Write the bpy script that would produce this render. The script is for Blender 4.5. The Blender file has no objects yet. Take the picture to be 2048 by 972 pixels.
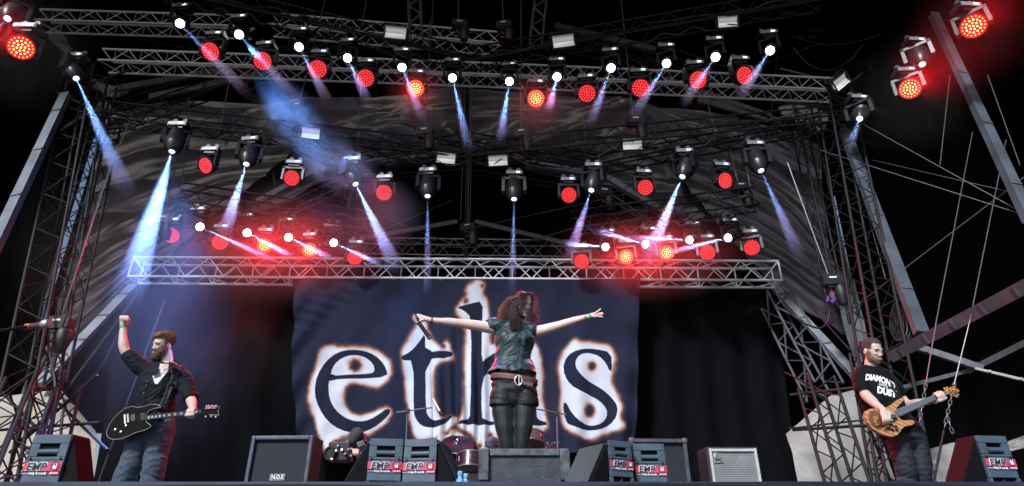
import bpy, bmesh, math, random
import numpy as np
from mathutils import Vector, Matrix, Quaternion, noise as mnoise
from mathutils.bvhtree import BVHTree
random.seed(7); np.random.seed(7)
R = math.radians
scene = bpy.context.scene
col = scene.collection
# ------------------------------------------------------------------ camera
PITCH = math.atan(0.5); FPX = 1246.0
CAM = Vector((0, 0, -0.16))
cam_data = bpy.data.cameras.new('camera'); cam = bpy.data.objects.new('camera', cam_data); col.objects.link(cam)
cam.location = CAM; cam.rotation_euler = (math.pi/2 + PITCH, 0, 0)
cam_data.sensor_width = 36; cam_data.lens = FPX/2048*36; cam_data.clip_start = 0.05; cam_data.clip_end = 500
scene.camera = cam
# ------------------------------------------------------------------ daylight
SUN_EL, SUN_AZ = R(38), R(207)      # behind the camera, a little to the left (azimuth clockwise from +Y)
world = bpy.data.worlds.new("World"); scene.world = world; world.use_nodes = True
wn = world.node_tree.nodes; wl = world.node_tree.links
sky = wn.new('ShaderNodeTexSky'); sky.sky_type = 'NISHITA'; sky.sun_disc = False
sky.sun_elevation = SUN_EL; sky.sun_rotation = SUN_AZ; sky.dust_density = 2.0
wl.new(sky.outputs[0], wn['Background'].inputs[0]); wn['Background'].inputs[1].default_value = 0.075
sd = bpy.data.lights.new('sun', 'SUN'); sd.energy = 3.0; sd.angle = R(8); sd.color = (.90, .95, 1)
sun = bpy.data.objects.new('sun', sd); col.objects.link(sun)
sdir = Vector((math.sin(SUN_AZ)*math.cos(SUN_EL), math.cos(SUN_AZ)*math.cos(SUN_EL), math.sin(SUN_EL)))
sun.rotation_euler = sdir.to_track_quat('Z', 'Y').to_euler(); sun.location = (0, -5, 20)
vs = scene.view_settings; vs.view_transform = 'Standard'; vs.look = 'None'; vs.exposure = 0.5; vs.gamma = 1.0
scene.cycles.volume_step_rate = 1.0; scene.cycles.volume_bounces = 0
scene.cycles.max_bounces = 6; scene.cycles.use_denoising = True
# ------------------------------------------------------------------ pixel of the photograph -> point in the place
CP, SP = math.cos(PITCH), math.sin(PITCH)
def ray(px, py):
    x = (px-1024)/FPX; yu = -(py-486)/FPX
    return Vector((x, CP-yu*SP, SP+yu*CP))
def P(px, py, Y):
    d = ray(px, py); t = (Y-CAM.y)/d.y
    return CAM + d*t
def PZ(px, py, Z):
    d = ray(px, py); t = (Z-CAM.z)/d.z
    return CAM + d*t
# ------------------------------------------------------------------ materials
MATS = {}
def mat(name, c, rough=.6, metal=0, var=.12, scale=8, bump=0, bscale=40, emit=None, estr=0, spec=.5, trans=0, coat=0, alpha=None, sheen=0):
    if name in MATS: return MATS[name]
    m = bpy.data.materials.new(name); m.use_nodes = True; nt = m.node_tree; b = nt.nodes['Principled BSDF']
    b.inputs['Roughness'].default_value = rough; b.inputs['Metallic'].default_value = metal
    b.inputs['Specular IOR Level'].default_value = spec
    if coat: b.inputs['Coat Weight'].default_value = coat
    if sheen: b.inputs['Sheen Weight'].default_value = sheen
    if trans: b.inputs['Transmission Weight'].default_value = trans
    tc = nt.nodes.new('ShaderNodeTexCoord')
    if var:
        n = nt.nodes.new('ShaderNodeTexNoise'); n.inputs['Scale'].default_value = scale; n.inputs['Detail'].default_value = 5
        nt.links.new(tc.outputs['Object'], n.inputs['Vector'])
        r = nt.nodes.new('ShaderNodeValToRGB'); e = r.color_ramp.elements
        e[0].position = .3; e[1].position = .7
        e[0].color = [max(0, v*(1-var)) for v in c]+[1]; e[1].color = [min(1, v*(1+var)) for v in c]+[1]
        nt.links.new(n.outputs[0], r.inputs[0]); nt.links.new(r.outputs[0], b.inputs['Base Color'])
        rr = nt.nodes.new('ShaderNodeMapRange'); rr.inputs['To Min'].default_value = max(0, rough-.12); rr.inputs['To Max'].default_value = min(1, rough+.12)
        nt.links.new(n.outputs[0], rr.inputs[0]); nt.links.new(rr.outputs[0], b.inputs['Roughness'])
    else: b.inputs['Base Color'].default_value = (*c, 1)
    if bump:
        n2 = nt.nodes.new('ShaderNodeTexNoise'); n2.inputs['Scale'].default_value = bscale; n2.inputs['Detail'].default_value = 4
        nt.links.new(tc.outputs['Object'], n2.inputs['Vector'])
        bp = nt.nodes.new('ShaderNodeBump'); bp.inputs['Strength'].default_value = bump; bp.inputs['Distance'].default_value = .01
        nt.links.new(n2.outputs[0], bp.inputs['Height']); nt.links.new(bp.outputs[0], b.inputs['Normal'])
    if emit: b.inputs['Emission Color'].default_value = (*emit, 1); b.inputs['Emission Strength'].default_value = estr
    MATS[name] = m; return m
M_SILVER = mat('truss_aluminium', (.78,.79,.83), .38, .1, .15, 6, .15, 90)
M_DULL = mat('dull_aluminium', (.12,.12,.14), .45, .3, .2, 6)
M_BLACKT = mat('black_truss_paint', (.009,.009,.012), .6, 0, .3, 6, spec=.3)
M_BLACK = mat('black_plastic', (.008,.009,.012), .5, 0, .3, 10, .1, 120)
M_HEAD = mat('fixture_shell', (.014,.014,.018), .34, 0, .3, 10)
M_GREY = mat('fixture_base_grey', (.3,.31,.34), .4, .2, .2, 12)
M_CABLE = mat('black_rubber_cable', (.015,.015,.018), .5, 0, .2)
M_ROPE = mat('steel_rope', (.16,.16,.18), .4, .5, .3, 30)
M_STEEL = mat('steel_beam', (.10,.12,.15), .5, .3, .25, 3, .3, 15)
M_CHROME = mat('chrome', (.75,.75,.78), .22, 1, .1)
M_RED = mat('red_paint', (.5,.02,.03), .4, 0, .2)
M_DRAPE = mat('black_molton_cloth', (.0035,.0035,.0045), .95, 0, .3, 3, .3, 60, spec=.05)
M_CANOPY = mat('canopy_cloth', (.10,.088,.106), .30, 0, .3, 3, .12, 10, spec=1.0)
M_WHITE = mat('white_print', (.75,.76,.8), .6, 0, .05)
M_LENS = mat('lens_white_lit', (.8,.85,.9), .3, 0, 0, emit=(.80,.90,1.0), estr=14)
M_LED_DIM = mat('led_red', (.6,.02,.02), .3, 0, 0, emit=(1.0,.055,.06), estr=2.4)
M_LED_MID = mat('led_red_glowing', (.7,.1,.05), .3, 0, 0, emit=(1.0,.16,.05), estr=4)
M_LED_HOT = mat('led_red_bright', (.8,.3,.1), .3, 0, 0, emit=(1.0,.55,.16), estr=5)
M_FLANK = mat('black_flank', (.004,.004,.005), .8, 0, .2, 10, spec=.15)
M_FACE_DIM = mat('led_face_red', (.30,.01,.015), .35, 0, 0, emit=(1.0,.006,.012), estr=.16)
M_FACE_HOT = mat('led_face_bright_red', (.5,.02,.02), .35, 0, 0, emit=(1.0,.004,.006), estr=.6)
M_DISPLAY = mat('small_display', (.6,.7,.8), .3, 0, 0, emit=(.7,.85,1), estr=1.2)
M_PANE = mat('floodlight_glass', (.5,.52,.55), .22, .9, .5, 5)
# ------------------------------------------------------------------ object helpers
def tag(o, label=None, cat=None, group=None, kind=None):
    if label: o['label'] = label
    if cat: o['category'] = cat
    if group: o['group'] = group
    if kind: o['kind'] = kind
    return o
def empty(name, loc, label=None, cat=None, group=None):
    o = bpy.data.objects.new(name, None); col.objects.link(o); o.location = loc; o.empty_display_size = .1
    return tag(o, label, cat, group)
def linkmesh(name, me, parent=None, m=None):
    o = bpy.data.objects.new(name, me); col.objects.link(o)
    if m is not None and not me.materials: me.materials.append(m)
    if parent is not None: o.parent = parent
    return o
def off(parent):
    """world offset of an unrotated parent chain"""
    v = Vector((0, 0, 0))
    while parent is not None: v += parent.location; parent = parent.parent
    return v
def smooth(me, angle=None):
    me.polygons.foreach_set('use_smooth', [True]*len(me.polygons))
    if angle is not None:
        me.set_sharp_from_angle(angle=angle)
class MB:
    """collects shapes in world or local coordinates, builds one mesh"""
    def __init__(s): s.v = []; s.f = []
    def add(s, vs_, fs_):
        k = len(s.v); s.v += [tuple(v) for v in vs_]; s.f += [tuple(i+k for i in f) for f in fs_]; return s
    def box(s, c, size, rot=None):
        hx, hy, hz = [d/2 for d in size]
        vs_ = [Vector((x, y, z)) for x in (-hx, hx) for y in (-hy, hy) for z in (-hz, hz)]
        if rot is not None: vs_ = [rot @ v for v in vs_]
        return s.add([v+Vector(c) for v in vs_], [(0,1,3,2),(4,6,7,5),(0,4,5,1),(2,3,7,6),(0,2,6,4),(1,5,7,3)])
    def tube(s, pts, r, n=8, caps=True):
        pts = [Vector(p) for p in pts]; rs = r if isinstance(r, (list, tuple)) else [r]*len(pts)
        vs_ = []; up = None
        for i, p in enumerate(pts):
            t = (pts[min(i+1, len(pts)-1)]-pts[max(i-1, 0)]).normalized()
            if up is None: up = Vector((0, 0, 1)) if abs(t.z) < .9 else Vector((1, 0, 0))
            a = t.cross(up).normalized(); b = a.cross(t).normalized(); up = b
            for k in range(n):
                an = 2*math.pi*k/n; vs_.append(p+(a*math.cos(an)+b*math.sin(an))*rs[i])
        fs_ = [(i*n+k, i*n+(k+1) % n, (i+1)*n+(k+1) % n, (i+1)*n+k) for i in range(len(pts)-1) for k in range(n)]
        if caps: fs_ += [tuple(range(n))[::-1], tuple(range((len(pts)-1)*n, len(pts)*n))]
        return s.add(vs_, fs_)
    def lathe(s, prof, n=24, mtx=None, cap=True):
        vs_ = []
        for r, z in prof:
            for k in range(n):
                a = 2*math.pi*k/n; vs_.append(Vector((r*math.cos(a), r*math.sin(a), z)))
        if mtx is not None: vs_ = [mtx @ v for v in vs_]
        fs_ = [(i*n+k, i*n+(k+1) % n, (i+1)*n+(k+1) % n, (i+1)*n+k) for i in range(len(prof)-1) for k in range(n)]
        if cap: fs_ += [tuple(range(n))[::-1], tuple(range((len(prof)-1)*n, len(prof)*n))]
        return s.add(vs_, fs_)
    def prism(s, poly, d0, d1, mtx=None):
        """poly in local XZ, extruded along Y from d0 to d1"""
        n = len(poly); vs_ = [Vector((x, d0, z)) for x, z in poly]+[Vector((x, d1, z)) for x, z in poly]
        if mtx is not None: vs_ = [mtx @ v for v in vs_]
        return s.add(vs_, [tuple(range(n)), tuple(range(n, 2*n))[::-1]]+[(i, n+i, n+(i+1) % n, (i+1) % n) for i in range(n)])
    def mesh(s, name, sm=None):
        me = bpy.data.meshes.new(name); me.from_pydata(s.v, [], s.f); me.validate()
        bm = bmesh.new(); bm.from_mesh(me); bmesh.ops.recalc_face_normals(bm, faces=bm.faces); bm.to_mesh(me); bm.free()
        if sm is not None: smooth(me, sm)
        return me
    def build(s, name, m, parent=None, sm=None, bevel=0, local=False):
        if parent is not None and not local:
            o_ = off(parent); s.v = [(v[0]-o_.x, v[1]-o_.y, v[2]-o_.z) for v in s.v]
        o = linkmesh(name, s.mesh(name, sm), parent, m)
        if bevel:
            md = o.modifiers.new('bevel', 'BEVEL'); md.width = bevel; md.segments = 2; md.limit_method = 'ANGLE'
        return o
UNIT = {}
def unit_tube(m, n=10):
    k = (m.name, n)
    if k not in UNIT:
        b = MB().lathe([(1, 0), (1, 1)], n); me = b.mesh('tube_'+m.name, R(40)); me.materials.append(m); UNIT[k] = me
    return UNIT[k]
def bar(name, a, b, r, m, parent=None, n=8):
    """a straight round tube between world points; all share one mesh per material"""
    a = Vector(a); b = Vector(b); d = b-a
    o = bpy.data.objects.new(name, unit_tube(m, n)); col.objects.link(o)
    if parent is not None: o.parent = parent; a = a-off(parent)
    q = d.to_track_quat('Z', 'Y')
    o.location = a; o.rotation_mode = 'QUATERNION'; o.rotation_quaternion = q; o.scale = (r, r, d.length)
    return o
def frame_of(d, up=Vector((0, 0, 1))):
    d = d.normalized(); s_ = d.cross(up).normalized(); u = s_.cross(d).normalized(); return s_, u
def truss(name, a, b, wd, ht, bays, m, label, group=None, rc=.025, rb=.011, faces=('front', 'back', 'top', 'bottom'), verts=False, up=Vector((0,0,1)), tri=False, plate=False):
    """lattice truss from a to b (centre line) with four chords, zig-zag braces"""
    a = Vector(a); b = Vector(b); d = b-a; s_, u = frame_of(d, up)
    root = empty(name, a, label, 'truss', group)
    C = {}
    if tri: cs = {'fb': (-.5, -.5), 'bb': (.5, -.5), 'ft': (0, .5)}
    else: cs = {'fb': (-.5, -.5), 'bb': (.5, -.5), 'ft': (-.5, .5), 'bt': (.5, .5)}
    for k, (i, j) in cs.items():
        C[k] = a+s_*wd*i+u*ht*j; bar('chord', C[k], C[k]+d, rc, m, root, 10)
    if tri: pairs = [('fb', 'ft'), ('bb', 'ft'), ('fb', 'bb')]
    else:
        allp = {'front': ('fb', 'ft'), 'back': ('bb', 'bt'), 'top': ('ft', 'bt'), 'bottom': ('fb', 'bb')}
        pairs = [allp[f] for f in faces]
    cnt = 0
    for ip, (x, y) in enumerate(pairs):
        for i in range(bays):
            p, q = (x, y) if (i+ip) % 2 == 0 else (y, x)
            if cnt < 290: bar('brace', C[p]+d*(i/bays), C[q]+d*((i+1)/bays), rb, m, root, 6); cnt += 1
            if verts and ip == 0 and i % verts == 0: bar('post', C[x]+d*(i/bays), C[y]+d*(i/bays), rb*1.15, m, root, 6)
    if plate:
        for e in (a, b):
            for (x, y) in (('fb', 'ft'), ('bb', 'bt'), ('fb', 'bb'), ('ft', 'bt')):
                bar('end_post', C[x]+(e-a), C[y]+(e-a), rb*1.5, m, root, 6)
    return root
def cable(name, pts, r, m, label, cat='cable', group=None, sub=6):
    """smooth cable through points (Catmull-Rom)"""
    pts = [Vector(p) for p in pts]
    if len(pts) > 2:
        q = [pts[0]*2-pts[1]]+pts+[pts[-1]*2-pts[-2]]; out = []
        for i in range(1, len(q)-2):
            for k in range(sub):
                t = k/sub; p0, p1, p2, p3 = q[i-1:i+3]
                out.append(.5*((2*p1)+(p2-p0)*t+(2*p0-5*p1+4*p2-p3)*t*t+(3*p1-p0-3*p2+p3)*t**3))
        pts = out+[pts[-1]]
    o = MB().tube(pts, r, 6).build(name, m, None, R(60))
    return tag(o, label, cat, group)
ORD = 'first second third fourth fifth sixth seventh eighth ninth tenth eleventh twelfth'.split()
HAZE = 0.012
# ================================================================== THE SETTING
def sheet(name, pts, m, thick=None):
    return MB().add(pts, [tuple(range(len(pts)))]).build(name, m)
gr = sheet('ground', [(-250,-250,-1.7),(250,-250,-1.7),(250,250,-1.7),(-250,250,-1.7)], mat('trampled_grass', (.04,.038,.03), .95, 0, .4, 2, .5, 20)); tag(gr, kind='structure')
st = MB().box((0, 7.89, -.06), (21, 12.50, .12)).build('stage_floor', mat('black_stage_deck', (.015,.016,.02), .55, 0, .4, 3, .3, 30)); tag(st, kind='structure')
# edge strip and skirt, the skirt hangs in waves along the front of the deck
rim = MB().box((0, 1.625, -.007), (21, .03, .010)).build('stage_edge_trim', mat('edge_aluminium', (.045,.06,.10), .45, .5, .3, 4)); tag(rim, kind='structure')
mb = MB(); N = 420; rows = 10
vv = []; 
for j in range(rows+1):
    for i in range(N+1):
        x = -8+16*i/N; s = mnoise.noise(Vector((x*1.3, 0, 3)))*.02+mnoise.noise(Vector((x*6, 0, 9)))*.008
        z = (-.012+.018*abs(math.sin(x*1.9+.6*math.sin(x*.7)))*(.5+.5*math.sin(x*.9+1)))*(1-j/rows) - 1.5*(j/rows)
        yy = 1.59-.02-.03*math.sin(x*9+j*.35+2*math.sin(x*1.1))*min(1, j/3+.25)-s*1.5
        vv.append((x, yy, z-.012))
ff = [(j*(N+1)+i, j*(N+1)+i+1, (j+1)*(N+1)+i+1, (j+1)*(N+1)+i) for j in range(rows) for i in range(N)]
sk = MB().add(vv, ff).build('stage_skirt', mat('navy_skirt_cloth', (.004,.007,.017), .8, 0, .3, 5, .3, 50), None, R(80))
tag(sk, 'wavy dark navy skirt cloth hanging along the front edge of the stage', 'stage skirt')
# roof skin
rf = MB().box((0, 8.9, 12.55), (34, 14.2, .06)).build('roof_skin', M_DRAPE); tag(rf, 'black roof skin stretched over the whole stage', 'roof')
# back and side drapes with the two narrow slits through which the sky shows
def drape(name, quad, label, Y=14.0):
    g = MB(); nx, nz = 60, 14; vs_ = []
    a, b, c, d = [Vector(q) for q in quad]   # bottom left, bottom right, top right, top left
    for j in range(nz+1):
        for i in range(nx+1):
            u, v = i/nx, j/nz; p = (a*(1-u)+b*u)*(1-v)+(d*(1-u)+c*u)*v
            e = min(1, min(u, 1-u)*8)
            vs_.append(p+Vector((0, .10*math.sin(u*nx*1.05+v)*e, 0)))
    g.add(vs_, [(j*(nx+1)+i, j*(nx+1)+i+1, (j+1)*(nx+1)+i+1, (j+1)*(nx+1)+i) for j in range(nz) for i in range(nx)])
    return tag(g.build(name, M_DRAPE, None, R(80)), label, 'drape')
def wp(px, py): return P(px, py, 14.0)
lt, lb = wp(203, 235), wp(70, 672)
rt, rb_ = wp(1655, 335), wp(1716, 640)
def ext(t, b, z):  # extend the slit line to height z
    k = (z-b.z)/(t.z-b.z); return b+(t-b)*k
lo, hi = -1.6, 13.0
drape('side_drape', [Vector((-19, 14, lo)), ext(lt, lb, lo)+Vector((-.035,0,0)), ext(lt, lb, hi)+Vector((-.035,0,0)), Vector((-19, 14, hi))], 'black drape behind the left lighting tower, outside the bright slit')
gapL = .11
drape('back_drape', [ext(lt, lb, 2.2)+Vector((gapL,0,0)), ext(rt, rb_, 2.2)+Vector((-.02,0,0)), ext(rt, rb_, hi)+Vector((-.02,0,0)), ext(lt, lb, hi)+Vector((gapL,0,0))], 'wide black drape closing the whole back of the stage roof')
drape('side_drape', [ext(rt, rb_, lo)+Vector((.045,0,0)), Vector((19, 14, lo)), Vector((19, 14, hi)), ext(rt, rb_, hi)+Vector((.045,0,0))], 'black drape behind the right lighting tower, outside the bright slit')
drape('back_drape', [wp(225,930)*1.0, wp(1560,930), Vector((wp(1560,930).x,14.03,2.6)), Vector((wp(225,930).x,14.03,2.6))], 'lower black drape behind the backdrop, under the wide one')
# pieces of tape-like overlap closing the slits above and below the part that shows
def slit_cover(line, z0, z1, label):
    t, b = line
    a_, b_ = ext(t, b, z0), ext(t, b, z1)
    o = MB().add([a_+Vector((-.15,-.14,0)), a_+Vector((.2,-.14,0)), b_+Vector((.2,-.14,0)), b_+Vector((-.15,-.14,0))], [(0,1,2,3)]).build('drape_flap', M_DRAPE)
    tag(o, label, 'drape')
slit_cover((lt, lb), wp(193, 265).z, 13, 'black flap closing the top of the slit behind the left tower')
slit_cover((lt, lb), -1.6, wp(70, 672).z, 'black flap closing the foot of the slit behind the left tower')
slit_cover((rt, rb_), wp(1668, 398).z, 13, 'black flap closing the top of the slit behind the right tower')
slit_cover((rt, rb_), -1.6, wp(1705, 590).z, 'black flap closing the foot of the slit behind the right tower')
for sx, w in ((-1, 'left'), (1, 'right')):  # added sheets out of view that keep side daylight off the rig
    g = MB(); vs_ = []
    for j in range(9):
        for i in range(41):
            vs_.append((sx*(15.5+.12*math.sin(i*1.9)), 4.0+10*i/40, -1.6+14.6*j/8))
    g.add(vs_, [(j*41+i, j*41+i+1, (j+1)*41+i+1, (j+1)*41+i) for j in range(8) for i in range(40)])
    tag(g.build('side_light_block', M_DRAPE, None, R(80)), f'added black sheet keeping daylight off the {w} side of the stage roof', 'drape')
# upstage black backing behind the banner
def net(rows, Yf):
    return [[P(px, py, Yf) if not isinstance(Yf, (list, tuple)) else P(px, py, Yf[j]) for px, py in r] for j, r in enumerate(rows)]
def cr(p, t):
    n = len(p)-1; x = min(max(t*n, 0), n-1e-6); i = int(x); f = x-i
    a = p[max(i-1, 0)]; b = p[i]; c = p[i+1]; d = p[min(i+2, n)]
    if i == 0: a = b*2-c
    if i+2 > n: d = c*2-b
    return .5*((2*b)+(c-a)*f+(2*a-5*b+4*c-d)*f*f+(3*b-a-3*c+d)*f**3)
CR = cr
def LIN(p, t):
    n = len(p)-1; x = min(max(t*n, 0), n-1e-6); i = int(x); return p[i].lerp(p[i+1], x-i)
def cloth(name, ctrl, nu, nv, fold, m, label, cat='cloth', group=None, kind=None, thick=False, lin=False):
    """control net of world points (rows down, columns across) turned into cloth; fold(u,v)->shift"""
    vs_ = []
    for j in range(nv+1):
        v = j/nv
        cr = LIN if lin else CR
        rowp = [cr([r[k] for r in ctrl], v) for k in range(len(ctrl[0]))]
        for i in range(nu+1):
            u = i/nu; p = cr(rowp, u); f = fold(u, v)
            vs_.append(p+(f if isinstance(f, Vector) else Vector((0, f, 0))))
    o = MB().add(vs_, [(j*(nu+1)+i, j*(nu+1)+i+1, (j+1)*(nu+1)+i+1, (j+1)*(nu+1)+i) for j in range(nv) for i in range(nu)]).build(name, m, None, R(180))
    return tag(o, label, cat, group, kind)
def nz(x, y, z=0): return mnoise.noise(Vector((x, y, z)))
def ridged(x, y, z=0):
    return 1-2*abs(nz(x, y, z))
# black backing cloth below the silver truss
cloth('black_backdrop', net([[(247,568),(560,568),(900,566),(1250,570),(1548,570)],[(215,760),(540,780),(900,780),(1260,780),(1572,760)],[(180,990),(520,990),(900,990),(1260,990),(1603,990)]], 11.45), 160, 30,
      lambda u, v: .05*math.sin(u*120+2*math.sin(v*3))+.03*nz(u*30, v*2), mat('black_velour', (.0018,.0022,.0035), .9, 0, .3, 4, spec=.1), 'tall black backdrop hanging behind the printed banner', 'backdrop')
# ---- grey canopy lining gathered at the centre mast
def canopy_fold(u, v):
    c = abs(u-.5)*2
    ang = math.atan2((u-.5)*2.2, (v-.95)+1e-4); rad = math.hypot((u-.5)*2.2, v-.95)
    gather = math.exp(-rad*2.6)*.30*math.sin(ang*19+3*nz(rad*3, ang*2))
    q_ = c*2.2-v*1.1; sag = .34*abs(math.sin(q_*3.0+1.4*nz(u*3,v*2,1)))*(.3+.7*c)+.15*ridged(u*3+v*1.2, v*2.4-u, 7)+.16*ridged(ang*3.2, rad*1.3, 3)*math.exp(-rad*.7)+.04*ridged(u*9+v*6, v*8-u*5, 4)+.06*ridged(u*20+v*2, v*2.2, 9)*(.4+.6*v)
    return gather*1.3+sag*.9
cloth('canopy_lining', net([[(430,225),(520,192),(700,178),(935,168),(1160,175),(1320,195),(1470,262)],[(440,280),(560,240),(720,232),(935,225),(1150,228),(1310,245),(1470,320)],[(420,345),(560,330),(720,292),(935,282),(1150,292),(1300,330),(1480,385)],[(440,430),(560,392),(700,338),(935,300),(1150,335),(1290,388),(1470,450)]],
      [11.6, 11.9, 12.1, 11.9]), 260, 90, canopy_fold, M_CANOPY, 'wrinkled grey roof lining gathered to the centre mast behind the lamps', 'roof lining')
def sidefold(k):
    def f(u, v):
        w = v*46+4.5*nz(u*1.1, v*2.2, k)+1.5*nz(u*2.5, v*8, k+3)
        return -.17*(abs(math.sin(w*.8))**.75)*(.25+.75*math.sin(math.pi*min(1, max(0, u*.85+.12))))*(.8+.5*nz(u*1.3, v*7, k+9))+.012*ridged(u*4+v*3, v*34, k+1)+.03*nz(u*3, v*16, k)
    return f
cloth('side_canopy', net([[(640,215),(470,208),(330,205),(205,240)],[(590,300),(440,320),(300,362),(170,425)],[(450,415),(360,440),(240,495),(130,560)],[(335,515),(275,550),(195,610),(100,675)],[(266,570),(225,620),(150,690),(70,765)]],
      [12.3, 12.2, 11.9, 11.7, 11.6]), 120, 240, sidefold(2), M_CANOPY, 'grey side canopy sweeping in long folds down to the left tower', 'canopy')
cloth('side_canopy', net([[(1300,215),(1420,232),(1540,255),(1640,290)],[(1330,310),(1450,335),(1560,390),(1655,480)],[(1410,420),(1500,440),(1600,505),(1695,590)],[(1490,510),(1560,535),(1640,595),(1725,665)],[(1543,572),(1590,610),(1670,660),(1760,720)]],
      [12.3, 12.2, 11.9, 11.7, 11.6]), 120, 240, sidefold(8), M_CANOPY, 'grey side canopy sweeping in long folds down to the right tower', 'canopy')
# ---- steel beams of the stage frame
def beam(name, a, b, w, h, m, label, cat='beam', group=None, holes=0, up=Vector((0,-1,0))):
    a = Vector(a); b = Vector(b); d = b-a; L = d.length; s_, u = frame_of(d, up)
    root = empty(name, a, label, cat, group)
    rot = Matrix((s_, d.normalized(), u)).transposed()
    g = MB().box((a+b)/2, (w, L, h), rot); g.build('box_section', m, root, None, .006)
    g = MB().box((a+b)/2+u*(h/2+.006), (w*1.12, L, .012), rot); g.build('flange', m, root)
    for k in range(holes):
        p = a+d*((k+.5)/holes); MB().box(p+u*(h/2+.02), (w*1.06, .03, .012), rot).build('joint_plate', M_DULL, root)
    return root
BG = 'steel beams of the stage frame'
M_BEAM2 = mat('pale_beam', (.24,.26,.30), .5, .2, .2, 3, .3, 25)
beam('steel_beam', P(-40, 560, 7.5), P(133, 190, 8.6), .13, .1, M_STEEL, 'pale steel beam leaning up at the far left edge', 'beam', BG, 4)
beam('steel_beam', P(1688, 262, 9), P(1842, 668, 7.8), .15, .1, M_STEEL, 'pale steel beam leaning up right of the right tower', 'beam', BG, 3)
beam('steel_beam', P(1866, 30, 8.2), P(2060, 445, 6.8), .12, .1, M_STEEL, 'pale steel beam leaning up in the top right corner', 'beam', BG, 4)
beam('steel_beam', P(1785, 712, 8.2), P(2075, 560, 6.0), .13, .10, M_STEEL, 'broad steel beam slanting up behind the bass player to the right edge', 'beam', BG, 5)
beam('steel_beam', P(1818, 690, 9.3), P(1965, 738, 9.0), .09, .07, M_DULL, 'short dark beam sloping down behind the broad beam', 'beam', BG, 2)
beam('steel_beam', P(1950, 738, 9.0), P(2075, 768, 8.6), .035, .035, M_DULL, 'thin beam sloping down to the right edge above the monitor', 'beam', BG, 2)
beam('steel_beam', P(1935, 742, 9.2), P(2075, 672, 8.4), .07, .07, M_DULL, 'dark beam rising to the right edge below the broad beam', 'beam', BG, 2)
beam('steel_beam', P(1785, 780, 9.4), P(1935, 742, 9.2), .05, .06, M_DULL, 'thin dark beam joining the crossing beams on the right', 'beam', BG, 2)
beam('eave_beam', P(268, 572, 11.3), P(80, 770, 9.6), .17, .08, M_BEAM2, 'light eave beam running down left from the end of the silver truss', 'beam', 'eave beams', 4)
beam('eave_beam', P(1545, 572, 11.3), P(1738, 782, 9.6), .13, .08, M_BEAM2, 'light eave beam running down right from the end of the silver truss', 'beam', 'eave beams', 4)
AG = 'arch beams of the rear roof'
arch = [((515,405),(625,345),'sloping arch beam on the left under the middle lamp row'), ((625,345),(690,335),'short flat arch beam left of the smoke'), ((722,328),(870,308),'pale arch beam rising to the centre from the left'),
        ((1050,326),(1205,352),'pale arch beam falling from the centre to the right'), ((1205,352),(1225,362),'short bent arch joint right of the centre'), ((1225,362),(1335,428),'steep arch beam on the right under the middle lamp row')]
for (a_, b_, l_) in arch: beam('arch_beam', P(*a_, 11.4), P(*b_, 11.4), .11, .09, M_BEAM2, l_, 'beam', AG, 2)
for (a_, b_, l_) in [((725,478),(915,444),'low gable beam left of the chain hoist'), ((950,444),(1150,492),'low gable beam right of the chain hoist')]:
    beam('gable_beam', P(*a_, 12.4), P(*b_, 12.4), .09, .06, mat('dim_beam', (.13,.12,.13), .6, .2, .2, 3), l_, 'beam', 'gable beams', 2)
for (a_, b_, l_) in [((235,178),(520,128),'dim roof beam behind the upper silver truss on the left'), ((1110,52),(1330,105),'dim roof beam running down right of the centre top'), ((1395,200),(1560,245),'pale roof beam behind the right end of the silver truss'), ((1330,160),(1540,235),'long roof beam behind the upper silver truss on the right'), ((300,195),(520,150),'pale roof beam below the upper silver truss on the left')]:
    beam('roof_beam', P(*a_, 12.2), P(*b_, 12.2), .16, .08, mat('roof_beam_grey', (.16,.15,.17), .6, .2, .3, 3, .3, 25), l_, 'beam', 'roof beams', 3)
# small lattice of the arch
for (a_, b_, n_, l_) in [((560,420),(715,350),5,'lattice girder under the left arch beam'), ((1215,372),(1330,450),5,'lattice girder under the right arch beam'), ((690,345),(930,330),7,'lattice girder left of the mast'), ((940,330),(1200,372),7,'lattice girder right of the mast')]:
    truss('lattice_girder', P(*a_, 11.6), P(*b_, 11.6), .2, .34, n_, M_DULL if n_ == 5 else M_BLACKT, l_, 'lattice girders', .018, .012, ('front', 'bottom'))
# ================================================================== TRUSSES
def px_truss(name, a, b, Y0, Y1, wd, ht, bays, m, label, **k):
    return truss(name, P(*a, Y0), P(*b, Y1), wd, ht, bays, m, label, **k)
SG, KG = 'silver trusses', 'black lamp trusses'
px_truss('silver_truss', (272,541), (1553,549), 11.0, 11.0, .36, .40, 34, M_SILVER, 'long silver truss spanning the stage just above the printed banner', group=SG, rc=.026, rb=.012, verts=2, plate=True)
px_truss('silver_truss', (212,122), (1000,151), 10.2, 10.2, .40, .30, 30, M_SILVER, 'upper silver truss behind the left half of the top lamp row', group=SG, rc=.024, rb=.010)
px_truss('silver_truss', (1000,151), (1668,181), 10.2, 10.2, .40, .30, 26, M_SILVER, 'upper silver truss behind the right half of the top lamp row', group=SG, rc=.024, rb=.010)
px_truss('silver_truss', (86,42), (500,55), 10.6, 10.6, .40, .32, 15, M_SILVER, 'topmost silver truss at the upper left corner', group=SG, rc=.024, rb=.010)
px_truss('silver_truss', (545,50), (1000,88), 10.6, 10.6, .40, .32, 17, M_SILVER, 'topmost silver truss left of centre behind the lamps', group=SG, rc=.022, rb=.010)
for a_, b_, l_ in [((828,-30),(832,72),'silver vertical truss dropping from the roof left of centre'), ((1085,-30),(1072,82),'silver vertical truss dropping from the roof right of centre')]:
    truss('drop_truss', P(*a_, 9.6), P(*b_, 9.6), .25, .25, 6, M_DULL, l_, 'drop trusses', .02, .010, up=Vector((0,1,0)))
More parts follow.
